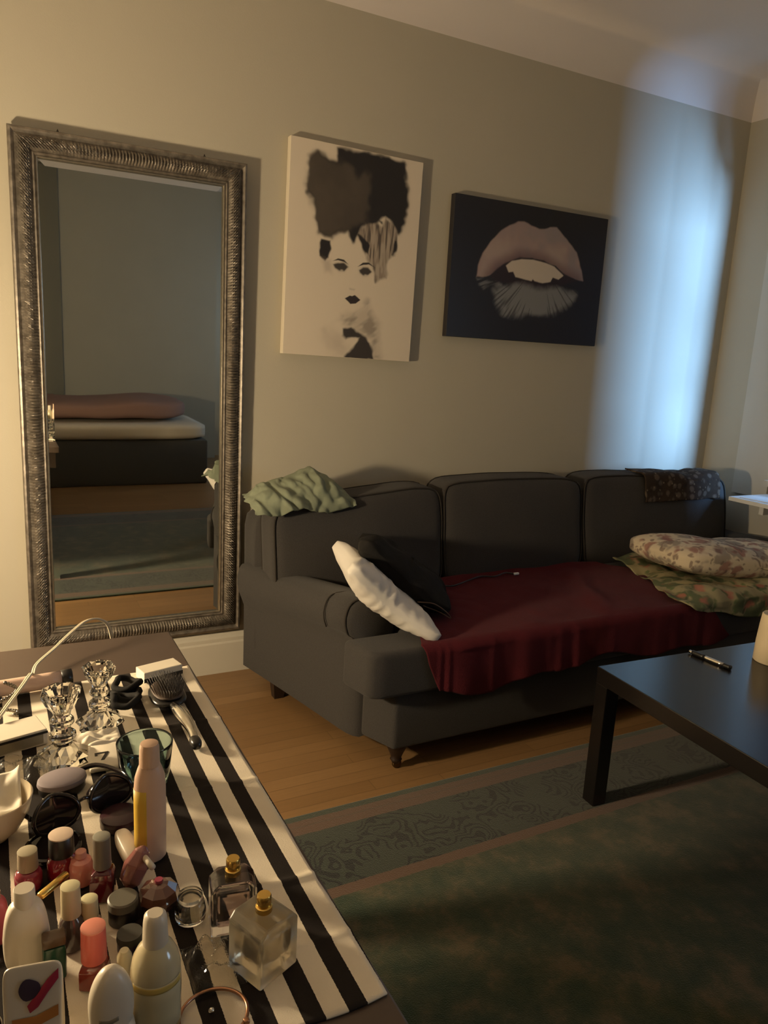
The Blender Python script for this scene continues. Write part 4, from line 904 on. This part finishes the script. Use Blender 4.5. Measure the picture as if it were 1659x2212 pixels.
# ---- printed tube standing on its cap
def tb(s, p):
    t = (s.z+1)/2; return (p.x*(1+.04*t), p.y*lerp(1, .10, t**1.3), p.z)
tbr = empty('cosmetic_tube', (.008, .562, TT), 'white squeeze tube with purple blot, red swoosh and orange band standing in front', 'tube', rz=R(-10))
mesh('body', sbox((0, 0, .060), (.0210, .0135, .041), 8, (20, 12, 24), tb), M['white_plastic'], tbr)
mesh('cap', lathe([(.0150, 0), (.0160, .002), (.0160, .018), (.0150, .0195)], 32), M['white_plastic'], tbr, auto=40)
def deco(poly, yo=0, k=8):
    """thin printed shape following the front face of the tube"""
    V = []; 
    for x, z in poly:
        t = (z-.019)/.082; yy = -.0135*lerp(1, .10, max(0, t)**1.3)*max(.2, 1-abs(x/.022)**6)**(1/8)-.0004-yo; V.append((x, yy, z))
    c = (sum(p[0] for p in V)/len(V), min(p[1] for p in V), sum(p[2] for p in V)/len(V)); n = len(V); V.append(c)
    return V, [(i, (i+1) % n, n) for i in range(n)]
mesh('print_blot', deco([(-.002+.0080*cos(t), .083+.0085*sin(t)*(1.0+.1*cos(3*t))) for t in [2*pi*k/20 for k in range(20)]], .0008), mat('purple_ink', (.035, .022, .045), .4), tbr)
mesh('print_swoosh', deco([(-.004, .070), (.004, .080), (.011, .089), (.0190, .096), (.0190, .088), (.011, .078), (.004, .068), (-.002, .064)], .0005), mat('red_ink', (.34, .02, .05), .4), tbr)
mesh('print_band', deco([(-.015, .061), (.002, .061), (.0185, .067), (.0185, .058), (.002, .052), (-.015, .052)], .0005), mat('orange_ink', (.42, .17, .04), .4), tbr)
# ---- dome-shouldered bottle with printed label
db = empty('toner_bottle', (.103, .566, TT), 'pale yellow round-shouldered bottle with white narrow cap in the foreground', 'bottle')
mesh('body', lathe([(.0185, 0), (.0210, .003), (.0215, .040), (.0210, .060), (.0192, .070), (.0155, .078), (.0115, .083), (.0095, .085)], 48), mat('pale_yellow_plastic', (.52, .45, .28), .2, Coat_Weight=.5), db, auto=40)
def lbl(r, a0, a1, z0, z1): return gridsurf(lambda a, b: (r*cos(lerp(a0, a1, a)), r*sin(lerp(a0, a1, a)), lerp(z0, z1, b)), 20, 3, .0002)
lb_ = mesh('label', lbl(.0217, 3.5, 5.7, .006, .057), mat('cream_label', (.50, .44, .27), .6), db)
mesh('label_band', lbl(.02185, 3.5, 5.7, .050, .056), mat('gold_ink', (.55, .40, .10), .4), lb_)
mesh('label_band', lbl(.02185, 3.5, 5.7, .006, .010), mat('dark_gold_ink', (.20, .13, .03), .4), lb_)
mesh('cap', lathe([(.0105, .084), (.0108, .086), (.0100, .104), (.0092, .110), (.0065, .1125)], 32), M['white_plastic'], db, auto=40)
# ---- egg-shaped roll-on
eg = empty('roll_on_bottle', (.064, .548, TT), 'smooth white egg-topped roll-on bottle in the foreground', 'bottle')
mesh('base', sbox((0, 0, .020), (.0185, .0125, .020), 4, (14, 12, 8)), M['white_plastic'], eg)
mesh('cap', sbox((0, 0, .054), (.0178, .0128, .035), 2.3, (20, 16, 24), lambda s, p: (p.x*(1-.22*max(0, s.z)**2), p.y, p.z)), M['white_plastic'], eg)
mesh('print_mark', gridsurf(lambda a, b: (lerp(-.011, .004, a), -.0127*math.sqrt(max(.3, 1-(lerp(-.011, .004, a)/.019)**2))-.0004, lerp(.046, .050, b)+.003*abs(a-.5)), 8, 2, .0002), mat('grey_ink', (.22, .19, .13), .5), eg)
# ---- perfumes with gold caps
def perfume(loc, w, d, h, hl, liquid, glass, label, rz, name, chamfer):
    root = empty(name, loc, label, 'perfume bottle', rz=rz)
    poly = [(-w/2, 0), (w/2, 0), (w/2, h-chamfer), (w/2-chamfer, h), (-w/2+chamfer, h), (-w/2, h-chamfer)]
    v = [(x, -d/2, z) for x, z in poly]+[(x, d/2, z) for x, z in poly]; n = len(poly)
    f = [tuple(range(n)), tuple(range(2*n-1, n-1, -1))]+[(i, n+i, n+(i+1) % n, (i+1) % n) for i in range(n)]
    g = mesh('glass', bevel_vf((v, f), .0022, 2), glass, root, smooth=False)
    mesh('liquid', rbox(-w/2+.006, w/2-.006, -d/2+.005, d/2-.005, .008, hl, .003), liquid, g, smooth=False)
    mesh('collar', lathe([(.0072, h), (.0080, h+.001), (.0080, h+.006), (.0066, h+.007)], 28), M['gold'], root, auto=40)
    mesh('cap', lathe([(.0064, h+.0072), (.0070, h+.008), (.0070, h+.0165), (.0062, h+.018)], 28), M['gold'], root, auto=40)
    return root
perfume((.196, .652, TT), .046, .030, .060, .046, M['plum_liquid'], M['grey_glass'], 'square smoky perfume bottle with gold cap, further from the runner corner', R(-10), 'perfume_bottle', .009)
perfume((.208, .590, TT), .048, .046, .060, .046, M['amber_liquid'], M['frost_glass'], 'square pale perfume bottle with gold cap, nearest the runner corner', R(24), 'perfume_bottle', .007)
# ---- clear plastic packaging, copper hoop
def film(x0, x1, y0, y1, amp, seed, zb):
    return gridsurf(lambda a, b: (lerp(x0, x1, a), lerp(y0, y1, b), zb+amp*(.5+ns(a*3.2, b*3.2, seed))*sin(pi*a)**.5*sin(pi*b)**.5), 26, 26, .0002)
o = mesh('plastic_wrapper', film(.140, .188, .575, .640, .022, 3, TT+.0005), M['clear_film'], smooth=False); tag(o, 'crumpled clear plastic wrapper between the toner and the perfume bottles', 'wrapper')
o = mesh('plastic_bag', film(-.04, .052, .985, 1.075, .030, 8, TT+.0005), M['clear_film'], smooth=False); tag(o, 'crumpled clear plastic bag in front of the white carton', 'bag')
hp = empty('hoop_earring', (.150, .552, TT), 'thin copper hoop lying on the runner in the foreground', 'hoop')
mesh('hoop', tube([(.0300*cos(t), .0275*sin(t), .0022) for t in [2*pi*k/60 for k in range(60)]], .0017, 8, 1, closed=True, smooth=False), M['copper'], hp)
mesh('clasp', sbox((.024, -.019, .003), (.003, .003, .0025), 3, 6), M['copper'], hp)
o = mesh('bead', xf(lathe([(.0005, -.003), (.002, -.0022), (.003, 0), (.002, .0022), (.0005, .003)], 16), (.149, .556, TT+.003)), M['chrome']); tag(o, 'tiny silver bead lying inside the copper hoop', 'bead')
# ---- far-left things: straightener, necklace, hair ties, cord
fi = empty('curling_iron', (-.02, 1.287, TT), 'pinkish cylindrical hair wand lying across the far end of the table', 'hair wand')
mesh('barrel', tube([(-.10, 0, .0145), (.02, .004, .0145), (.105, .010, .0145)], .0135, 24, 4), mat('pale_pink_enamel', (.62, .44, .34), .25), fi)
mesh('end_cap', tube([(.105, .010, .0145), (.122, .0115, .0145)], .0142, 24, 2), M['black_plastic'], fi)
nk = []
for k in range(34):
    t = k/34; p = Vector((.000+.016*sin(t*9), 1.262-.055*t, TT+.032*(1-t)**2+.004)); nk.append(xf(lathe([(.0006, -.003), (.0026, -.0018), (.003, 0), (.0026, .0018), (.0006, .003)], 8), p, (k, k*.7, 0)))
o = mesh('necklace', join(*nk), mat('dark_silver_chain', (.25, .22, .18), .25, .9)); tag(o, 'dark silver chain necklace draped at the left edge', 'necklace')
hairs = []
for k in range(4):
    cx_, cy_ = (.160, .176, .170, .182)[k], (1.212, 1.205, 1.180, 1.232)[k]
    pts = [(cx_+.019*cos(t)*(1+.2*sin(3*t+k)), cy_+.020*sin(t)*(1+.15*cos(2*t+k)), TT+.006+.004*k+.003*sin(2*t+k)) for t in [2*pi*i/30 for i in range(30)]]
    o = mesh('hair_tie', tube(pts, .0055, 8, 1, closed=True, smooth=False), M['black_cloth'])
    tag(o, ('black fabric hair tie, lowest of the pile behind the candlesticks', 'black hair tie lying second in the pile behind the candlesticks', 'black hair tie lying third in the pile behind the candlesticks', 'black hair tie lying on top of the pile, furthest back')[k], 'hair tie', 'black hair ties behind the candlesticks')
o = mesh('tissue', gridsurf(lambda a, b: (lerp(.085, .150, a), lerp(1.055, 1.115, b), TT+.002+.020*abs(ns(a*3, b*3, 2))*sin(pi*a)**.4*sin(pi*b)**.4), 24, 24, .0006), M['paper']); tag(o, 'crumpled cream tissue between the two crystal candlesticks', 'tissue')
cd = [(-.012, 1.150, TT+.030), (.003, 1.185, TT+.034), (.022, 1.235, TT+.036), (.038, 1.287, TT+.034), (.043, 1.335, TT+.012), (.052, 1.38, TT+.012), (.085, 1.43, TT+.018), (.120, 1.475, TT+.030), (.150, 1.515, TT+.034), (.178, 1.535, TT+.026), (.198, 1.548, TT-.005), (.206, 1.556, TT-.10), (.206, 1.565, TT-.3), (.20, 1.57, .35)]
pcs = empty('power_cord', (.04, 1.3, TT), 'flat cream electric cord running over the far edge of the table', 'cord')
off = .0016
for s_ in (-1, 1):
    mesh('strand', tube([(p[0]+s_*off, p[1], p[2]) for p in cd], .0019, 8, 8), M['cord'], pcs, world=True)
topmesh('floor_lamp', [('base', lathe([(.120, 0), (.124, .004), (.120, .014), (.030, .024), (.012, .034)], 40), M['brass'], AU), ('pole', lathe([(.010, .030), (.010, LAMP_AT[2]-.087)], 20), M['brass'], AU),
    ('globe', lathe([(r, LAMP_AT[2]-.26+z) for r, z in ((.016, .173), (.040, .191), (.060, .228), (.064, .260), (.055, .293), (.034, .317), (.010, .325))], 40), None or M['white_plastic'])], (LAMP_AT[0], LAMP_AT[1], 0), 'globe floor lamp glowing warm behind the left end of the dressing table', 'lamp')
gl = [o for o in bpy.data.objects if o.name.startswith('globe')][0]
em = bpy.data.materials.new('warm_globe'); em.use_nodes = True; b = em.node_tree.nodes['Principled BSDF']
b.inputs['Base Color'].default_value = (.9, .8, .6, 1); b.inputs['Emission Color'].default_value = (1, .77, .48, 1)
b.inputs['Emission Strength'].default_value = LAMP_POWER
gl.data.materials[0] = em

# ================================================================== SEEN ONLY IN THE MIRROR
bd = empty('bed', (.45, -1.5, 0), 'low daybed across the room, seen only in the mirror', 'bed')
M['bed_dark'] = mat('dark_bed_valance', (.05, .048, .042), .9)
mesh('bed_base', rbox(-.9, 1.74, -2.05, -1.02, .0, .40, .02), M['bed_dark'], bd, world=True, auto=40)
mesh('mattress', sbox((.42, -1.53, .47), (1.33, .53, .07), 10, (30, 14, 6)), mat('off_white_sheet', (.45, .40, .32), .9), bd, world=True)
def dv(s, p): return (p.x, p.y, p.z+.02+.02*ns(p.x*2.5, p.y*2.5, 1)+.04*sm(.7, 1.3, p.x)*(s.z > 0))
o = mesh('duvet', sbox((.36, -1.56, .61), (1.26, .45, .075), 4, (40, 16, 8), dv), mat('dusty_pink_duvet', (.22, .13, .105), .95)); tag(o, 'dusty pink duvet folded on the daybed, seen in the mirror', 'duvet')
